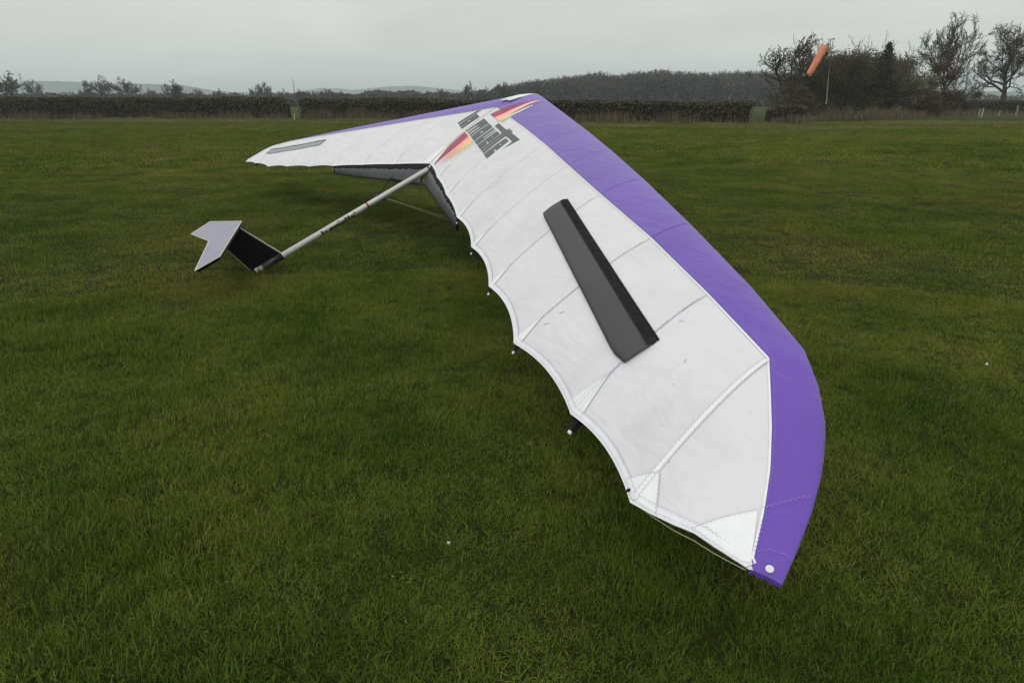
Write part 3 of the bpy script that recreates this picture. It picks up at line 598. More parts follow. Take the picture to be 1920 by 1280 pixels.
# upper surface as a search tree: (x, y) of the plan view gives the point on the sail
def surf_bvh():
    us = np.concatenate([np.linspace(0, 8, 97), np.linspace(8.04, 9, 25)]); xi = .5*(1-np.cos(np.linspace(0, np.pi, 49))); V = [Vector(S(u, x)) for u in us for x in xi]; n = len(xi)
    return BVHTree.FromPolygons(V, [(i*n+j, i*n+j+1, (i+1)*n+j+1, (i+1)*n+j) for i in range(len(us)-1) for j in range(n-1)])
BVH = surf_bvh()
def top(x, y, off=0.):
    s = 1 if x >= 0 else -1
    h, nrm, i, d = BVH.ray_cast(Vector((abs(x), y, 3)), Vector((0, 0, -1)))
    if h is None:
        h, nrm, i, d = BVH.find_nearest(Vector((abs(x), y, .3)))
    if nrm.z < 0: nrm = -nrm
    p = h+nrm*off; return Vector((s*p.x, p.y, p.z)), Vector((s*nrm.x, nrm.y, nrm.z))
def on_top(poly, off, n=6):
    """follow a plan-view polyline over the sail"""
    pts = []
    for a, b in zip(poly, poly[1:]):
        for k in range(n): t = k/n; pts.append(top(a[0]+(b[0]-a[0])*t, a[1]+(b[1]-a[1])*t, off))
    pts.append(top(*poly[-1], off)); return pts
def ribbon(mb, pts, w):
    rows = []
    for i, (p, n) in enumerate(pts):
        t = (pts[min(i+1, len(pts)-1)][0]-pts[max(i-1, 0)][0]).normalized(); s = t.cross(n).normalized()*w/2; rows.append([p-s, p+s])
    return mb.grid(rows)
def zigzag(mb, pts, amp, pitch, w):
    """a row of zig-zag stitches along a path of (point, normal)"""
    L = [0]
    for a, b in zip(pts, pts[1:]): L.append(L[-1]+(b[0]-a[0]).length)
    n = max(2, int(L[-1]/pitch)); rows = []
    for k in range(n+1):
        s = L[-1]*k/n; i = max(0, min(len(pts)-2, int(np.searchsorted(L, s))-1)); f = (s-L[i])/max(L[i+1]-L[i], 1e-9)
        p = pts[i][0].lerp(pts[i+1][0], f); t = (pts[i+1][0]-pts[i][0]).normalized(); q = t.cross(pts[i][1]).normalized(); p = p+q*amp*(1 if k % 2 else -1)
        rows.append([p-t*w/2, p+t*w/2])
    return mb.grid(rows)
def decal(mb, outer, holes=(), off=.003, gx=.12, gy=.05):
    """a printed or sewn-on shape cut from a plan-view polygon and laid on the sail"""
    loops = [[Vector((x, y, 0)) for x, y in outer]]+[[Vector((x, y, 0)) for x, y in h] for h in holes]
    tri = tessellate_polygon(loops); flat = [v for l in loops for v in l]; bm = bmesh.new(); vs = [bm.verts.new(v) for v in flat]
    for t in tri:
        try: bm.faces.new([vs[i] for i in t])
        except ValueError: pass
    xs = [v.x for v in flat]; ys = [v.y for v in flat]
    for lo, hi, st, nrm in ((min(xs), max(xs), gx, (1, 0, 0)), (min(ys), max(ys), gy, (0, 1, 0))):
        c = lo+st
        while c < hi-1e-4:
            co = (c, 0, 0) if nrm[0] else (0, c, 0); bmesh.ops.bisect_plane(bm, geom=bm.verts[:]+bm.edges[:]+bm.faces[:], plane_co=co, plane_no=nrm); c += st
    bm.verts.index_update(); mb.add([top(v.co.x, v.co.y, off)[0] for v in bm.verts], [[v.index for v in f.verts] for f in bm.faces]); bm.free()
def part(o, label): o['label'] = label; return o

def make_wing(sd):
    nm = 'right' if sd > 0 else 'left'; V3 = lambda u, x, lo=False, off=0.: Vector(S(u, x, lo, off, sd))
    # undersurface: from the nose line back to the trailing edge (the wing's own mesh)
    mb = MB(); us = list(np.linspace(0, 8, 65))+list(np.linspace(8.08, 9, 13)); xi = list(.5*(1-np.cos(np.linspace(0, np.pi, 25))))
    mb.grid([[V3(u, x, True) for x in xi[3:]] for u in us]); wing = mb.build('wing', M_UNDER, glider, True); part(wing, nm+' wing with its grey undersurface')
    # upper sail panels between the ribs
    for k in range(9):
        mb = MB(); su = np.linspace(k, k+1, 15) if k < 8 else np.array([8, 8.05, 8.1, 8.15, 8.23, 8.32, 8.41, 8.5, 8.59, 8.68, 8.76, 8.85, 8.93, 8.97, 8.999]); rows = []
        for u in su: xb = xi_b(min(u, 8.97)); rows.append([V3(u if u < k+1 else k+.99999, xb+(1-xb)*(j/26), False, 0.) for j in range(27)])
        mb.grid(rows); mb.build('sail_panel', M_SAIL, wing, True)
    # purple leading edge, sewn from pieces
    for a, b in ((0, 7.0), (7.0, 8.68), (8.68, 8.88), (8.88, 9.0)):
        mb = MB(); n = max(4, int((b-a)*14)); rows = []
        for u in np.linspace(a, b, n):
            xb = xi_b(min(u, 8.97)); up = [V3(u, xb*(1-j/16)**1.7, False, .0022 if j < 16 else 0) for j in range(17)]; lo = [V3(u, .13*(j/7)**1.6, True, -.0022) for j in range(1, 8)]; rows.append(up+lo)
        mb.grid(rows); mb.build('leading_edge_panel', M_PURP, wing, True)
    for k in range(1, 7):      # faint joins in the purple
        mb = MB(); ribbon(mb, [(V3(k, xi_b(k)*(1-.9*j/10), False, .0032), Vector((0, 0, 1))) for j in range(11)], .004); mb.build('purple_join', M_PJOIN, wing)
    # pale selvedge where purple and white meet
    mb = MB(); ribbon(mb, [(V3(u, min(xi_b(min(u, 8.97))+.006, .995), False, .0035), Vector((0, 0, 1))) for u in list(np.linspace(0.02, 8, 90))+list(np.linspace(8.03, 8.95, 26))], .006); mb.build('selvedge', M_WHITE, wing)
    mb = MB(); zigzag(mb, [(V3(u, xi_b(u)-.018, False, .0045), Vector((0, 0, 1))) for u in np.linspace(7., 8.9, 60)], .003, .006, .0016); mb.build('stitching', M_LILAC, wing)
    # rib seams with their end patches and batten clips
    for k in range(1, 8):
        a = xi_b(k); mb = MB(); w = .004 if k < 6 else .007
        ribbon(mb, [(V3(k+.00001, a+.012+(.965-a-.012)*j/24, False, .0018), Vector((0, 0, 1))) for j in range(25)], w); mb.build('rib_seam', M_SEAM, wing)
        mb = MB()
        if k >= 5: zigzag(mb, [(V3(k+.00001, a+.05+(.93-a-.05)*j/24, False, .0032), Vector((0, 0, 1))) for j in range(25)], .006, .010, .0018); mb.build('stitching', M_STITCH, wing)
        c = station(k)[3]; L = .15 if k < 7 else .18; W = .042 if k < 7 else .062
        sp = (ST_T[min(k+1, 8)][0]-ST_T[k-1][0])/2
        mb = MB(); rows = []
        for j in range(9):
            t = j/8; ww = W*(1-t)*(1 if j else .9); xx = 1-.012-(L*t)/c; rows.append([V3(k-ww/sp, xx, False, .003), V3(k+.00001, xx-.002, False, .004), V3(k+ww/sp, xx, False, .003)])
        mb.grid(rows); mb.build('reinforcement_patch', M_WHITE, wing)
        mb = MB()
        for dx in (-1, 1): zigzag(mb, [(V3(k+dx*W*(1-t)/sp*.93, 1-.014-L*t/c, False, .005), Vector((0, 0, 1))) for t in np.linspace(0, 1, 10)], .0022, .006, .0016)
        if k == 7:
            for dx in (-.4, 0, .4): zigzag(mb, [(V3(k+dx*W*(1-t)/sp, 1-.03-L*t/c, False, .005), Vector((0, 0, 1))) for t in np.linspace(0, .85, 10)], .0022, .006, .0016)
        mb.build('stitching', M_STITCH, wing)
        # batten clip under the trailing edge: black strap holding a pale plastic end
        T = V3(k, 1.); e = (T-V3(k, .9)).normalized(); mb = MB(); Z = .010 if k < 7 else .022
        mb.slab([T-e*.05+Vector((-.010, 0, -Z)), T-e*.05+Vector((.010 if k < 7 else .018, 0, -Z)), T+e*(.016 if k < 7 else .026)+Vector((.008 if k < 7 else .014, 0, -Z-.010)), T+e*(.016 if k < 7 else .028)+Vector((-.008, 0, -Z-.010))], (0, 0, -.007 if k < 7 else -.022)); cl = mb.build('batten_clip', M_BLACK, wing)
        mb = MB(); s7 = 1 if k < 7 else 1.4
        mb.slab([T+e*.008*s7+Vector((-.008*s7, 0, -Z-.014*s7)), T+e*.008*s7+Vector((.003*s7, 0, -Z-.014*s7)), T+e*.027*s7+Vector((.003*s7, 0, -Z-.018*s7)), T+e*.027*s7+Vector((-.008*s7, 0, -Z-.018*s7))], (0, 0, -.005)); mb.build('clip_end', M_WASH, wing)
    # wide tape over the outermost rib
    mb = MB(); a = xi_b(8)
    ribbon(mb, [(V3(8, a+.012+(.985-a-.012)*j/24, False, .0016), Vector((0, 0, 1))) for j in range(25)], .019); mb.build('seam_tape', M_WHITE, wing)
    mb = MB()
    for du in (-.009, .009): zigzag(mb, [(V3(8, a+.015+(.97-a-.015)*j/24, False, .0042)+Vector((du*sd, -du*.3, 0)), Vector((0, 0, 1))) for j in range(25)], .0032, .0065, .0017)
    mb.build('stitching', M_STITCH, wing)
    # hem round the trailing edge, and its two rows of stitches
    us = np.concatenate([np.linspace(0.03, 8, 160), np.linspace(8.02, 8.96, 34)])
    hm = lambda u: .026/max(station(u)[3], .05) if u < 8.8 else .026/.05*.5
    mb = MB(); mb.grid([[V3(u, 1-hm(u), False, .0026), V3(u, 1.001, False, .0030)] for u in us]); mb.build('hem', M_HEM, wing, True)
    mb = MB(); uo = [u for u in us if u > 5.95 and u < 8.75]
    zigzag(mb, [(V3(u, 1-hm(u)*.95, False, .0045), Vector((0, 0, 1))) for u in uo], .0030, .0065, .0017); zigzag(mb, [(V3(u, 1-hm(u)*.25, False, .0055), Vector((0, 0, 1))) for u in uo], .0022, .0065, .0015)
    ribbon(mb, [(V3(u, 1-hm(u)*1.02, False, .0038), Vector((0, 0, 1))) for u in us if 3 < u <= 6], .005); mb.build('stitching', M_STITCH, wing)
    # corner and tip reinforcement
    f = lambda pts: [(sd*x, y) for x, y in pts]
    cp = f([(5.514, -1.327), (5.585, -1.262), (5.672, -1.352), (5.590, -1.356)]); mb = MB(); decal(mb, cp, (), .0036, .03, .03); mb.build('reinforcement_patch', M_WHITE, wing)
    mb = MB(); zigzag(mb, on_top(cp[:3], .0055, 8), .0030, .0065, .0017); mb.build('stitching', M_STITCH, wing)
    tp = f([(5.765, -1.318), (5.828, -1.180), (5.921, -1.292), (5.905, -1.302)]); mb = MB(); decal(mb, tp, (), .0036, .03, .03); mb.build('reinforcement_patch', M_WHITE, wing)
    mb = MB(); zigzag(mb, on_top(tp[:2], .0055, 8), .0030, .0065, .0017); mb.build('stitching', M_STITCH, wing)
    for sm in ([(5.831, -1.167), (5.848, -1.123), (5.866, -1.065)], [(5.904, -1.264), (5.922, -1.238), (5.947, -1.220)], [(5.062, -.62), (5.080, -.557), (5.085, -.484)]):
        mb = MB(); zigzag(mb, on_top(f(sm), .005, 8), .0035, .007, .0016); mb.build('stitching', M_LILAC, wing)
    # grommets
    for (x, y), r, dark in (((5.554, -1.349), .006, True), ((5.588, -1.352), .010, False), ((5.955, -1.275), .0088, False)):
        p, n = top(sd*x, y, .004); M = n.to_track_quat('Z', 'Y').to_matrix(); mb = MB(); k = 20
        rings = [(r*1.0, 0), (r*.95, .004), (r*.55, .005), (r*.5, .002), (r*.4, .002), (r*.35, .006), (.0001, .007)] if not dark else [(r, .001), (r*.95, .0025), (.0001, .0027)]
        mb.grid([[p+M @ Vector((q*math.cos(6.2832*i/k), q*math.sin(6.2832*i/k), z)) for i in range(k)] for q, z in rings], True); mb.build('grommet', M_CARBON if dark else M_WASH, wing, True)
    # open tip: crumpled purple end cloth and the elastic along the lower edge
    mb = MB(); rows = []; rr = random.Random(3)
    for j in range(9): t = j/8; p = V3(9, 1-.98*t, False); rows.append([p, p+Vector((sd*.002*math.sin(j*2.3), -.003+.002*math.sin(j*1.7), -.006)), p+Vector((sd*.003*math.sin(j*2.9+1), -.004+.003*math.sin(j*2.1), -.013+.002*math.sin(j*1.9)))])
    mb.grid(rows); mb.build('end_cloth', M_PURP, wing, True)
    mb = MB(); mb.tube([V3(u, .985, True)+Vector((0, -.003-.009*math.sin(math.pi*(u-8)/.96), -.008-.012*math.sin(math.pi*(u-8)/.96)**2)) for u in np.linspace(8.02, 8.96, 22)], .0013, 5); mb.build('edge_cord', M_CORD, wing)
    return wing
wings = {s: make_wing(s) for s in (1, -1)}

# small smudges on the sail of the near wing
def smudges():
    mb = MB(); rr = random.Random(6)
    for x, y, l, a in ((4.521, -.952, .030, .6), (4.501, -1.026, .034, .7), (5.127, -.798, .02, .3), (4.212, -.621, .008, 0), (5.577, -1.224, .006, 0), (5.452, -1.148, .006, 0), (5.30, -.93, .02, 2), (5.35, -1.02, .006, 0)):
        ca, sa = math.cos(a), math.sin(a); q = [(l*.5, 0), (l*.2, .0025), (-l*.5, .0015), (-l*.3, -.002), (l*.3, -.0022)]; decal(mb, [(x+p*ca-r*sa, y+p*sa+r*ca) for p, r in q], (), .0026, .05, .05)
    mb.build('dirt_marks', mat('dirt', (.50, .47, .43), .8), wings[1])['kind'] = 'stuff'
smudges()

# ---- spoilers: a long plate let into the sail, with a pleated black strip at its front
def spoiler(sd, plate_mat, label, lift, pleat_w):
    f = lambda x, y, off: top(sd*x, y, off)[0]
    I0, I1 = (3.463, -.440), (5.105, -1.050); F0, F1 = (3.484, -.316), (5.137, -.940)      # rear and front edge of the plate
    mb = MB(); n = 26; rt, rb = [], []
    for j in range(n+1):
        t = j/n; a = (I0[0]+(I1[0]-I0[0])*t, I0[1]+(I1[1]-I0[1])*t); b = (F0[0]+(F1[0]-F0[0])*t, F0[1]+(F1[1]-F0[1])*t)
        row = []; k = 6
        for i in range(k+1):
            s = i/k
            if j == n: s = .12+.88*s      # rounded outer end
            elif j == n-1: s = .02+.98*s
            elif j == 0: s = .03+.94*s
            hgt = lift*(.75+.35*math.sin(math.pi*min(1, s*.9+.05)))
            row.append(f(a[0]+(b[0]-a[0])*s+(.012*(1-s) if j == n else 0), a[1]+(b[1]-a[1])*s, hgt))
        rt.append(row); rb.append([p-Vector((0, 0, .006)) for p in row])
    mb.grid(rt).grid(rb)
    m = k+1; o = len(rt)*m
    for j in range(n): mb.f += [(j*m, (j+1)*m, o+(j+1)*m, o+j*m), (j*m+k, o+j*m+k, o+(j+1)*m+k, (j+1)*m+k)]
    for i in range(k): mb.f += [(i, o+i, o+i+1, i+1), (n*m+i, n*m+i+1, o+n*m+i+1, o+n*m+i)]
    sp = mb.build('spoiler', plate_mat, glider, True); part(sp, label)
    mb = MB(); rows = []; G0, G1 = (3.505, -.288), (5.137, -.904); rr = random.Random(2); N_ = 300
    for j in range(N_+1):
        t = j/N_; b = (F0[0]+(F1[0]-F0[0])*t, F0[1]+(F1[1]-F0[1])*t-.004); g = (F0[0]+(G0[0]-F0[0])*pleat_w+((F1[0]+(G1[0]-F1[0])*pleat_w)-(F0[0]+(G0[0]-F0[0])*pleat_w))*t, F0[1]+(G0[1]-F0[1])*pleat_w+((F1[1]+(G1[1]-F1[1])*pleat_w)-(F0[1]+(G0[1]-F0[1])*pleat_w))*t)
        ph = j*1.9+1.9*math.sin(j*.43); rows.append([f(b[0]+(g[0]-b[0])*s, b[1]+(g[1]-b[1])*s, (lift*.75)*(1-s)+.004+.0070*math.sin(ph+1.2*s)*math.sin(math.pi*min(1, s+.05))) for s in (0, .2, .4, .6, .8, 1)])
    mb.grid(rows); mb.build('pleated_strip', M_BLACK, sp, True)
    mb = MB(); mb.tube([rows[j][5] for j in range(0, N_+1, 10)], .004, 6); mb.build('front_rod', M_CARBON, sp)
spoiler(1, M_GREY, 'dark grey spoiler plate on the near right wing', .016, 1.0)
spoiler(-1, M_GREYL, 'pale grey spoiler plate on the far left wing', .010, .45)

# ---- printed lettering, bird emblem and sprayed stripes across the centre
def lettering():
    mb = MB()
    for o, hs in (([(-.371, .581), (-.308, .865), (-.242, .853), (-.312, .573)], ()),
        ([(-.285, .562), (-.234, .780), (-.066, .733), (-.114, .515)], [[(-.197, .634), (-.191, .667), (-.154, .657), (-.160, .624)], [(-.192, .545), (-.168, .616), (-.149, .611), (-.173, .540)]]),
        ([(.047, .491), (.106, .709), (.430, .615), (.371, .403), (.296, .427), (.346, .540), (.294, .556), (.230, .444), (.161, .461), (.208, .579), (.154, .593), (.098, .476)], ()),
        ([(.412, .393), (.474, .603), (.695, .536), (.662, .317)], [[(.540, .451), (.538, .485), (.599, .466), (.596, .434)]]),
        ([(.707, .303), (.748, .519), (.822, .498), (.803, .364), (.847, .352), (.876, .483), (.898, .476), (.889, .254)], ()),
        ([(.924, .241), (.945, .464), (1.110, .417), (1.108, .283), (1.016, .309), (1.012, .298), (1.103, .272), (1.098, .192)], [[(1.010, .370), (1.022, .384), (1.056, .374), (1.046, .361)]]),
        ([(1.125, .183), (1.142, .426), (1.214, .407), (1.210, .159)], ()), ([(1.237, .152), (1.237, .398), (1.311, .378), (1.310, .130)], ()),
        ([(1.345, .116), (1.376, .346), (1.527, .303), (1.534, .166), (1.452, .187), (1.452, .174), (1.536, .150), (1.539, .060)], [[(1.428, .252), (1.433, .264), (1.487, .247), (1.482, .235)]])):
        decal(mb, o, hs, .0034)
    part(mb.build('lettering', M_INK, glider), 'dark grey block lettering printed across the middle of the sail')
    mb = MB(); decal(mb, [(.718, .549), (.711, .601), (.822, .569), (1.012, .513), (1.157, .476), (1.161, .484), (1.171, .499), (1.214, .485), (1.221, .466), (1.255, .456), (1.264, .470), (1.322, .454), (1.333, .432), (1.496, .385), (1.709, .325), (1.671, .282), (1.637, .217), (1.619, .157), (1.627, .196), (1.627, .255), (1.619, .294), (1.445, .345), (1.329, .375), (1.196, .408), (1.125, .429), (.896, .501)], (), .0042)
    part(mb.build('bird_emblem', M_INK, glider), 'dark grey flying bird printed above the lettering')
lettering()
def stripes():
    m, nt, N, K, P = shader('sprayed_stripe_paint'); a = N.new('ShaderNodeVertexColor'); a.layer_name = 'paint'
    K.new(a.outputs['Color'], P.inputs['Base Color']); P.inputs['Roughness'].default_value = .6
    nz = N.new('ShaderNodeTexNoise'); nz.inputs['Scale'].default_value = 220; tc = N.new('ShaderNodeTexCoord'); K.new(tc.outputs['Object'], nz.inputs['Vector'])
    ad = N.new('ShaderNodeMath'); ad.operation = 'MULTIPLY_ADD'; K.new(nz.outputs[0], ad.inputs[0]); ad.inputs[1].default_value = .9; ad.inputs[2].default_value = -.45
    a2 = N.new('ShaderNodeMath'); a2.operation = 'ADD'; K.new(a.outputs['Alpha'], a2.inputs[0]); K.new(ad.outputs[0], a2.inputs[1])
    ml = N.new('ShaderNodeMath'); ml.operation = 'MULTIPLY'; ml.use_clamp = True; K.new(a2.outputs[0], ml.inputs[0]); a3 = N.new('ShaderNodeMath'); a3.operation = 'MULTIPLY'; a3.inputs[1].default_value = 4; a3.use_clamp = True; K.new(a.outputs['Alpha'], a3.inputs[0]); K.new(a3.outputs[0], ml.inputs[1]); K.new(ml.outputs[0], P.inputs['Alpha'])
    def band(A, B, ca, cb, off, n=26, k=8):
        A = np.array(A); B = np.array(B); ta = np.linspace(0, 1, len(A)); tb = np.linspace(0, 1, len(B)); mb = MB(); rows = []; cols = []
        for i in range(n+1):
            t = i/n; a_ = [np.interp(t, ta, A[:, j]) for j in (0, 1)]; b_ = [np.interp(t, tb, B[:, j]) for j in (0, 1)]; row = []
            for j in range(k+1): s = j/k; row.append(top(a_[0]+(b_[0]-a_[0])*s, a_[1]+(b_[1]-a_[1])*s, off)[0]); c = [ca(t)[q]*(1-s)+cb(t)[q]*s for q in range(4)]; cols.append(c)
            rows.append(row)
        mb.grid(rows); me = mb.mesh('stripe'); at_ = me.color_attributes.new('paint', 'FLOAT_COLOR', 'POINT'); at_.data.foreach_set('color', np.array(cols, dtype=np.float32).ravel()); link('colour_stripe', me, m, glider, True)
    ma = (.34, .055, .095); pk = (.95, .33, .30); ye = (.62, .74, .24)
    # behind the lettering: maroon wedge, salmon running out to yellow
    band([(.049, .477), (.043, .247), (.100, .12), (.196, -.020)], [(.324, .400), (.279, .178), (.240, .08), (.197, -.022)], lambda t: (*ma, 1), lambda t: (*ma, 1), .0034)
    band([(.324, .402), (.320, .27), (.310, .134), (.330, -.02)], [(.551, .338), (.576, .207), (.560, .072), (.470, -.03)], lambda t: (*pk, 1.3-1.2*t*t), lambda t: (.95, .50, .34, 1.1-1.1*t), .0036)
    band([(.551, .338), (.576, .207), (.560, .072), (.470, -.03)], [(.774, .271), (.797, .156), (.760, .022), (.6, -.045)], lambda t: (.85, .68, .32, 1.0-1.0*t), lambda t: (*ye, .10-.1*t), .0036)
    # over the purple: the same three stripes sweeping up to the nose
    band([(.127, .782), (.202, .864), (.321, .987), (.447, 1.135)], [(.379, .711), (.473, .786), (.537, .925), (.574, 1.085)], lambda t: (*ma, 1.15-1.15*t**.6 if t > .25 else 1), lambda t: (*ma, 1.1-.8*t), .0050)
    band([(.379, .711), (.473, .786), (.537, .925), (.574, 1.085), (.626, 1.129)], [(.595, .653), (.676, .734), (.674, .883), (.643, 1.067), (.646, 1.120)], lambda t: (.92, .32, .36, 1.2), lambda t: (.95, .50, .44, 1.2-.2*t), .0052)
    band([(.595, .653), (.676, .734), (.725, .846), (.743, .977)], [(.788, .609), (.774, .710), (.803, .834), (.772, .975)], lambda t: (.80, .50, .25, 1.2) if t < .2 else (.62, .66, .52, 1.2), lambda t: (*ye, .3+.9*t if t < .8 else 1), .0050)
stripes()

# ---- centre seam, nose cap, root patches
def centre():
    mb = MB(); ribbon(mb, [(Vector(S(0.0, x, False, .006)), Vector((0, 0, 1))) for x in np.linspace(.20, .985, 34)], .010); mb.build('centre_zip', mat('grey_zip', (.16, .16, .17), .6, .3, 40), glider)
    for sd in (1, -1):
        mb = MB(); rows = []; lows = []
        path = [(.235, False), (.16, False), (.12, False), (.085, False), (.055, False), (.03, False), (.012, False), (.002, False), (.006, True), (.02, True), (.05, True)]
        for j, (x, lo) in enumerate(path):
            lift = .010+(.014 if j == 0 else .006 if j == 1 else 0); r1 = []; r2 = []
            for i in range(6):
                u = .012+(.165 if sd > 0 else .15)*i/5*(1.0-.0*j); P_ = Vector(S(u, x, lo, (lift if not lo else -lift), sd)); r1.append(P_); r2.append(Vector(S(u, x, lo, (lift-.005 if not lo else -lift+.005), sd)))
            rows.append(r1); lows.append(r2)
        mb.grid(rows).grid(lows)
        b = len(rows)*6
        for i in range(5): mb.f.append((i, b+i, b+i+1, i+1))
        for j in range(len(rows)-1): mb.f += [(j*6, (j+1)*6, b+(j+1)*6, b+j*6), (j*6+5, b+j*6+5, b+(j+1)*6+5, (j+1)*6+5)]
        part(mb.build('nose_cap', M_WASH, glider, True), 'white nose cap half, '+('right' if sd > 0 else 'left')+' of the slit')
        mb = MB(); decal(mb, [(sd*.012, .02), (sd*.012, .27), (sd*.10, .24), (sd*.16, -.025)], (), .0032); mb.build('root_patch', M_WHITE, glider)
centre()

# ---- keel boom with lettering, red band, sleeve, fin and tailplane
def bz(y): return -.046-.0467*(y+.05)         # height of the boom axis under the sail
def boom():
    rr = .029; mb = MB(); mb.tube([(0, 1.25, bz(1.25)), (0, .2, bz(.2)), (0, -1.0, bz(-1.)), (0, -2.035, bz(-2.035))], rr, 20); bo = mb.build('keel_boom', M_ALU, glider, True); part(bo, 'pale grey round keel tube running back to the tail')
    def ring(y0, y1, r, m, nm): q = MB(); q.tube([(0, y0, bz(y0)), (0, y1, bz(y1))], r, 20); return q.build(nm, m, bo, True)
    ring(-.770, -.792, rr+.0012, M_REDB, 'red_band'); ring(-1.752, -1.965, rr+.006, M_RUBBER, 'sleeve'); ring(-1.60, -1.605, rr+.001, M_STITCH, 'scribe_line'); ring(-1.70, -1.704, rr+.001, M_STITCH, 'scribe_line'); ring(-.05, -.035, rr+.003, M_RUBBER, 'collar')
    ring(-2.0, -2.045, rr+.002, mat('scuffed_tube_end', (.50, .49, .45), .7, .3, 60, .4, 90), 'end_plug')
    # lettering wrapped round the tube: block glyphs, columns x rows of small squares
    gl = {'l': ['##', '##', '##', '##', '##', '##', '##'], 'a': ['    ', '    ', '####', '   #', '####', '#  #', '####'], 'm': ['      ', '      ', '######', '######', '## # #', '## # #', '## # #'], 'o': ['    ', '    ', '####', '####', '#  #', '####', '####'],
          'u': ['## #', '    ', '## #', '## #', '## #', '####', '####'], 'e': ['    ', '    ', '####', '#  #', '####', '##  ', '####'], 't': ['## ', '## ', '###', '## ', '## ', '## ', '###'], "'": ['##', ' #', '# ', '  ', '  ', '  ', '  ']}
    mb = MB(); y = -1.318; cw = .0088; ch = .0064; th0 = .66
    for chh in "la mouette'":
        if chh == ' ': y += cw*2.2; continue
        g = gl[chh]
        for r_, row in enumerate(g):
            for c_, x in enumerate(row):
                if x == '#':
                    a1 = th0-r_*ch/rr*1.28; a0 = a1-ch/rr*1.30; y0 = y+c_*cw; y1 = y0+cw*1.02; R_ = rr+.0012
                    mb.add([(R_*math.cos(a), yy, bz(yy)+R_*math.sin(a)) for yy, a in ((y0, a0), (y1, a0), (y1, a1), (y0, a1))], [(0, 1, 2, 3)])
        y += cw*(len(g[0])+.7)
    part(mb.build('lettering', M_CARBON, bo), 'small black block lettering along the tube')
    # fin
    mb = MB(); t = .007; pf = [(-1.755, bz(-1.755)+.01), (-2.068, bz(-2.06)-.012), (-2.150, .500), (-1.935, .500)]
    mb.slab([(t, y, z) for y, z in pf], (-2*t, 0, 0)); fin = mb.build('fin', M_CARBON, glider); part(fin, 'black upright fin at the end of the tube')
    mb = MB(); mb.tube([(0, -1.748, bz(-1.755)+.03), (0, -1.928, .497)], .0055, 6); mb.build('front_edge', M_CREAM, fin)
    mb = MB(); mb.tube([(0, -2.072, bz(-2.06)-.012), (0, -2.154, .497)], .004, 6); mb.build('rear_edge', M_CREAM, fin)
    # tailplane: two swept halves with a seam between them
    st = None
    for sd in (1, -1):
        pl = [(sd*.004, -1.867, .506), (sd*.004, -2.212, .513), (sd*.885, -2.375, .522), (sd*.925, -2.150, .518)]
        mb = MB(); mb.slab(pl, (0, 0, -.004)); s = mb.build('tailplane_half', M_LAV, glider); part(s, 'lavender grey '+('right' if sd > 0 else 'left')+' half of the tailplane')
        lo = [(p[0]*.985, p[1]*1.0+(.01 if i in (1, 2) else -.012), p[2]-.006) for i, p in enumerate(pl)]
        mb = MB(); mb.slab(lo, (0, 0, -.022)); mb.build('lower_skin', M_CARBON, s)
        mb = MB()
        for i, j in ((0, 3), (3, 2), (2, 1)): mb.tube([Vector(pl[i])+Vector((0, 0, .0)), Vector(pl[j])], .0048, 6)
        mb.build('cream_edging', M_CREAM, s)
boom()

# ---- landing flaps under the inner trailing edge, with pleated black gap strips
def flap(sd):
    n = 40; rowsT, rowsB = [], []; gus = []
    for j in range(n+1):
        t = j/n; u = .10+2.86*t; T = Vector(S(u, 1., False, 0, sd)); L = Vector((sd*(.092+(2.185-.092)*t), -.192+(-.612+.192)*t, -.156+(.008+.156)*t))
        H = T.lerp(L, .26)+Vector((0, .006, 0)); w = (L-H); nn = w.cross(Vector((1, 0, 0))).normalized()
        th = [.004, .012, .011, .007, .002]; rowsT.append([H+w*(k/4)+nn*th[k] for k in range(5)]); rowsB.append([H+w*(k/4)-nn*th[k] for k in range(5)])
    mb = MB(); mb.grid(rowsT).grid(rowsB); b = (n+1)*5
    for j in range(n): mb.f += [(j*5, (j+1)*5, b+(j+1)*5, b+j*5), (j*5+4, b+j*5+4, b+(j+1)*5+4, (j+1)*5+4)]
    for i in range(4): mb.f += [(i, i+1, b+i+1, b+i), (n*5+i, b+n*5+i, b+n*5+i+1, n*5+i+1)]
    fl = mb.build('flap', M_FLAP, glider, True); part(fl, 'grey landing flap lowered under the '+('right' if sd > 0 else 'left')+' trailing edge')
    mb = MB(); rows = []; m = 150
    for j in range(m+1):
        t = j/m; u = .06+2.92*t; T = Vector(S(u, .992, False, -.006, sd)); T2 = Vector(S(.10+2.86*t, 1., False, 0, sd)); L = Vector((sd*(.092+(2.185-.092)*t), -.192+(-.612+.192)*t, -.156+(.008+.156)*t)); H = T2.lerp(L, .30)
        wv = .007*math.sin(j*.55+1.3*math.sin(j*.21)); rows.append([T.lerp(H, s)+Vector((0, -wv*math.sin(math.pi*s)-.012*math.sin(math.pi*s), 0)) for s in (0, .25, .5, .75, 1)])
    mb.grid(rows); mb.build('gap_strip', M_BLACK, fl, True)
    mb = MB(); E = Vector(S(2.97, 1., False, -.01, sd)); L = Vector((sd*2.19, -.614, .006)); mb.tube([E, E.lerp(L, .5)+Vector((sd*.02, -.01, 0)), L], [.008, .014, .006], 6); mb.build('end_strap', M_BLACK, fl)
for s in (1, -1): flap(s)

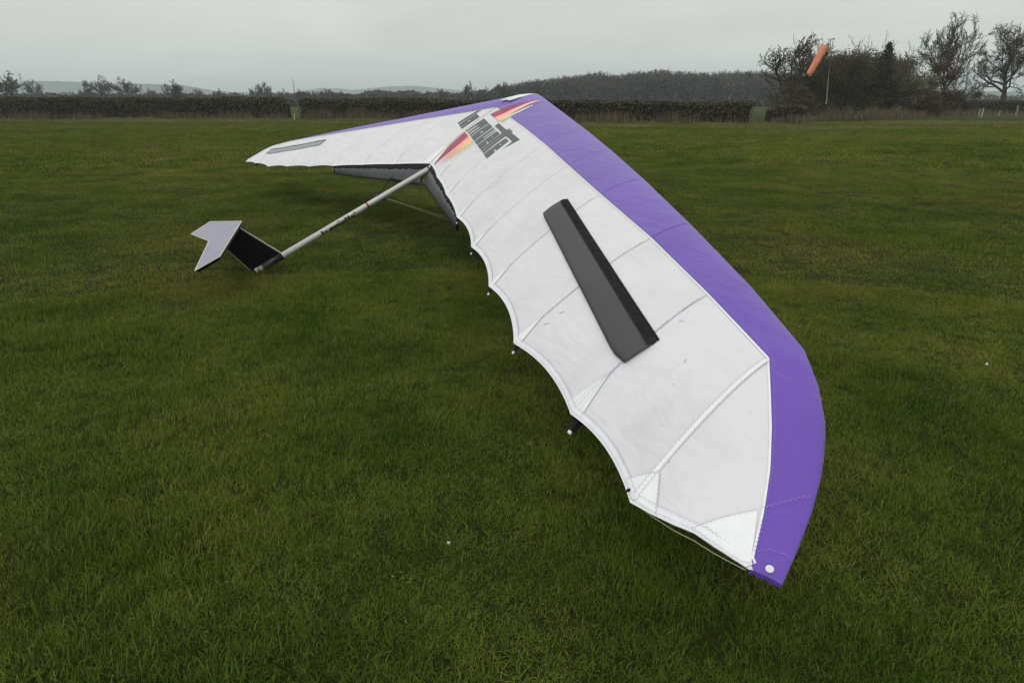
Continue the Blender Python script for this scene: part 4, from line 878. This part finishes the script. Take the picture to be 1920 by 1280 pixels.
# ---- control frame hidden under the wing, rigging and flap rods
GI = GM.inverted()
def frame():
    ap = Vector((0, .80, bz(.8)-.03)); base = GM @ Vector((0, 1.2, -.05)); sx = Vector((GM[0][0], GM[1][0], GM[2][0])); c = {}
    for sd in (1, -1): w = base+sx*sd*.75; w.z = .032; c[sd] = GI @ w
    mb = MB(); mb.tube([c[-1], c[1]], .016, 10); bb = mb.build('base_bar', M_ALU, glider, True)
    for sd in (1, -1):
        mb = MB(); mb.tube([ap+Vector((sd*.03, 0, 0)), c[sd]], .016, 8); u = mb.build('upright', M_ALU, glider, True)
        mb = MB(); mb.tube([c[sd]+Vector((sd*.0, 0, 0)), c[sd]+Vector((sd*.035, 0, 0))], [.026, .022], 8); mb.build('corner_fitting', M_RUBBER, u)
        mb = MB(); mb.tube([(sd*.012, -.585, bz(-.585)-.030), c[sd]], .0019, 5); mb.build('rear_cable', M_CORD, glider)
        mb = MB(); mb.tube([Vector((0, 1.26, bz(1.2)-.03)), c[sd]], .0022, 5); mb.build('front_cable', M_STEEL, glider)
    mb = MB(); mb.box((0, -.60, bz(-.6)-.034), .02, .05, .016); mb.build('cable_bracket', M_RUBBER, glider)
    # flap push rods: from a bracket on the boom to the left flap and across to the right one
    A = Vector((-.02, -.640, bz(-.64)+.030)); H = Vector((-.70, -.30, -.075)); B = Vector((-.02, -.43, bz(-.43)-.01)); Q = Vector((.10, -.165, -.155))
    for p, q, r in ((A, H, .0055), (H, B, .0042), (H, Q, .0045)): mb = MB(); mb.tube([p, q], r, 6); mb.build('flap_rod', M_BLACK, glider)
    for p in (A, H, Q): mb = MB(); mb.box(p, .022, .03, .02); mb.build('rod_end', M_RUBBER, glider)
    mb = MB(); mb.tube([(.03, -.10, -.07), (.05, -.15, -.15)], .004, 6); mb.build('flap_rod', M_BLACK, glider); mb = MB(); mb.box((.06, -.155, -.145), .02, .02, .03); mb.build('rod_end', M_STEEL, glider)
frame()

# ================================================================== small things
def windsock():
    b = at(1546, 222.5, 58.); b.z = 0; root = empty('windsock', tuple(b)); tag(root, 'orange windsock hanging from a leaning pole before the thicket', 'windsock')
    W = lambda px, py: at(px, py, 58.)-b
    tp = W(1557, 74); mid = W(1552, 160)
    m = lambda n, c, **k: mat(n, c, **k)
    mb = MB(); mb.tube([W(1546, 224), W(1549, 196)], [.13, .10], 8); mb.build('post', mat('dark_timber', (.018, .014, .010), .8, .3, 8), root, True)
    mb = MB(); mb.tube([W(1548, 200), W(1550, 188), mid, W(1556.5, 105)], [.04, .035, .03, .026], 8); mb.build('pole', mat('galvanised_pole', (.24, .24, .22), .6, .2, 4), root, True)
    mb = MB(); mb.tube([W(1556.5, 105), tp], [.028, .024], 6); mb.build('mast_top', mat('grey_tube', (.22, .22, .22), .5, .1, 4), root, True)
    mb = MB(); mb.tube([W(1550.5, 73.8), W(1561, 73.8)], .018, 6); mb.tube([tp, W(1557, 77)], .035, 6); mb.box(W(1563, 73.5), .14, .05, .09); mb.build('wind_vane', M_CARBON, root)
    # sock: a tapering, sagging tube, mouth ring upper right
    a, e = W(1546.8, 86), W(1517, 138); d = (e-a).normalized(); M = d.to_track_quat('Z', 'Y').to_matrix(); rows = []; rr = random.Random(4)
    for i in range(15):
        t = i/14; r = .31*(1-.23*t)*(1 if t < .97 else .9); c = a.lerp(e, t)+Vector((0, 0, -.10*math.sin(math.pi*t)))
        rows.append([c+M @ Vector((r*math.cos(6.2832*k/18)*(1+.06*math.sin(k*2.1+t*6)), r*.95*math.sin(6.2832*k/18)*(1+.07*math.sin(k*1.7-t*5)), .06*math.sin(k*3.3) if i == 14 else 0)) for k in range(18)])
    m_, nt, N, K, P = shader('orange_nylon'); P.inputs['Base Color'].default_value = (.78, .17, .075, 1); P.inputs['Roughness'].default_value = .6
    nz = N.new('ShaderNodeTexNoise'); nz.inputs['Scale'].default_value = 3; r = ramp(N, [(.3, (.78, .28, .15)), (.7, (.92, .42, .27))]); tc = N.new('ShaderNodeTexCoord'); K.new(tc.outputs['Object'], nz.inputs['Vector']); K.new(nz.outputs[0], r.inputs[0]); K.new(r.outputs[0], P.inputs['Base Color'])
    tr = N.new('ShaderNodeBsdfTranslucent'); K.new(r.outputs[0], tr.inputs[0]); ms = N.new('ShaderNodeMixShader'); ms.inputs[0].default_value = .4; out = [n for n in N if n.type == 'OUTPUT_MATERIAL'][0]; K.new(P.outputs[0], ms.inputs[1]); K.new(tr.outputs[0], ms.inputs[2]); K.new(ms.outputs[0], out.inputs[0])
    mb = MB(); mb.grid(rows, True); mb.build('sock', m_, root, True)
    mb = MB(); mb.tube(rows[0]+[rows[0][0]], .022, 6); hp = mb.build('mouth_ring', mat('white_hoop', (.6, .6, .58), .5), root)
    mb = MB()
    for k in (0, 5, 9, 14): mb.tube([rows[0][k], W(1556, 102)], .018, 4)
    mb.build('bridle_lines', mat('bridle_cord', (.5, .5, .48), .7), root)
    mb = MB(); rag = rows[-1]
    for k in range(0, 18, 2): p = rag[k]; mb.add([p, rag[(k+1) % 18], p+Vector((rr.uniform(-.14, .14), rr.uniform(-.08, .08), -rr.uniform(.05, .2)))], [(0, 1, 2)])
    mb.build('torn_end', m_, root)
windsock()

def lattice_mast(px, py, Y, w, label):
    b = at(px, 185, Y); b.z = 0; h = top_h(py, Y); root = empty('lattice_mast', tuple(b)); tag(root, label, 'mast'); m = mat('grey_steelwork', (.20, .20, .20), .6)
    mb = MB(); n = 9
    cs = lambda t: [Vector((sx*w*(1-.8*t)/2, sy*w*(1-.8*t)/2, h*t)) for sx, sy in ((-1, -1), (1, -1), (1, 1), (-1, 1))]
    for k in range(4):
        mb = MB(); mb.tube([cs(0)[k], cs(1)[k]], .32, 4); mb.build('leg', m, root)
    mb = MB()
    for i in range(n):
        a, c = cs(i/n), cs((i+1)/n)
        for k in range(4): mb.tube([a[k], c[(k+1) % 4]], .2, 3, False); mb.tube([c[k], c[(k+1) % 4]], .2, 3, False)
    mb.build('bracing', m, root)
    return root, h, m
r_, h_, m_ = lattice_mast(553, 148, 1500, 3.0, 'thin lattice mast on the skyline left of the wing')
mb = MB(); mb.tube([(0, 0, h_), (0, 0, h_+5)], .25, 5); mb.build('antenna', m_, r_)
r_, h_, m_ = lattice_mast(47, 137, 1400, 5.5, 'electricity pylon on the skyline at far left')
for k, z in enumerate((.62, .78, .93)): mb = MB(); mb.tube([(-6+k, 0, h_*z), (6-k, 0, h_*z)], .35, 4); mb.build('cross_arm', m_, r_)

def post(px, py, Y, h, w, c, label, lean=0.):
    b = at(px, py, Y); b.z = 0; mb = MB(); mb.tube([(0, 0, -.1), (lean*h*.5, 0, h*.5), (lean*h, 0, h)], [w*.55, w*.5, w*.48], 8); mb.tube([(lean*h, 0, h), (lean*h*1.01, 0, h+w*.25)], [w*.48, w*.2], 8)
    o = mb.build('marker_post', mat('weathered_post', c, .7, .25, 9), None); o.location = b; tag(o, label, 'post', 'posts along the field edge')
post(1836.8, 209, 66, .62, .11, (.26, .25, .20), 'pale post, left one of the close pair at far right')
post(1841, 214, 62, .78, .12, (.30, .29, .24), 'pale post, right one of the close pair, slightly leaning', .06)
post(1874, 212, 68, .45, .13, (.20, .18, .14), 'short brown stump between the pale pair and the dark post')
post(1906.5, 210, 66, .95, .16, (.16, .15, .13), 'dark post with a pale top at the right edge')
post(1608, 222, 56, .55, .20, (.16, .15, .13), 'grey stump in the long grass right of the windsock pole')
post(553, 230, 53, .5, .07, (.42, .38, .28), 'thin stick standing in the gap of the left hedge')
def fallen_branch():
    b = at(1625, 226, 54.5); b.z = .06; root = empty('fallen_branch', tuple(b)); tag(root, 'dark branch lying in the grass right of the windsock pole', 'branch')
    mb = MB(); mb.tube([(-1.0, 0, 0), (-.3, .05, .06), (.4, -.05, .03), (1.1, .1, .02)], [.05, .06, .05, .02], 6); mb.build('stem', M_BARK, root); mb = MB(); mb.tube([(-.2, 0, .05), (.1, -.25, .18), (.3, -.3, .2)], [.03, .02, .01], 5); mb.build('side_twig', M_BARK, root)
fallen_branch()
def scrap(px, py, label, s, seed):
    g = Vector(((px-960)/FPX, 0, 0)); t = math.tan(math.atan((py-640)/FPX)+PITCH); Y = CAM_H/t; X = (px-960)/FPX*(Y*math.cos(PITCH)+CAM_H*math.sin(PITCH)); rr = random.Random(seed)
    mb = MB()
    for k in range(7):
        a = k*.9+rr.uniform(-.2, .2); c, q = math.cos(a), math.sin(a); l = s*rr.uniform(.7, 1.2); w = l*.35; z = rr.uniform(.0, .012)
        mb.add([(0, 0, .004), (l*.6*c-w*q, l*.6*q+w*c, z+.006), (l*c, l*q, z), (l*.6*c+w*q, l*.6*q-w*c, z+.008)], [(0, 1, 2, 3)])
    o = mb.build('white_petal', mat('white_petals', (.72, .72, .68), .6, .1, 60), None); o.location = (X, Y, .035); tag(o, label, 'petal', 'small white scraps in the grass')
scrap(842, 1036, 'tiny white petal scrap lying in the foreground grass', .008, 1)
scrap(1847, 695, 'tiny white petal scrap in the grass right of the wing', .010, 2)

# ================================================================== the air
def haze():
    m = bpy.data.materials.new('haze_air'); m.use_nodes = True; nt = m.node_tree; nt.nodes.clear(); out = nt.nodes.new('ShaderNodeOutputMaterial'); pv = nt.nodes.new('ShaderNodeVolumePrincipled')
    pv.inputs['Color'].default_value = (.84, .93, 1.0, 1); pv.inputs['Density'].default_value = HAZE; pv.inputs['Anisotropy'].default_value = .2; nt.links.new(pv.outputs[0], out.inputs['Volume'])
    mb = MB(); mb.box((0, 0, 30.5), 8000, 8000, 63.); o = mb.build('haze', m); tag(o, 'pale grey mist in the air over the fields', 'haze', kind='stuff')
HAZE = .00046
haze()
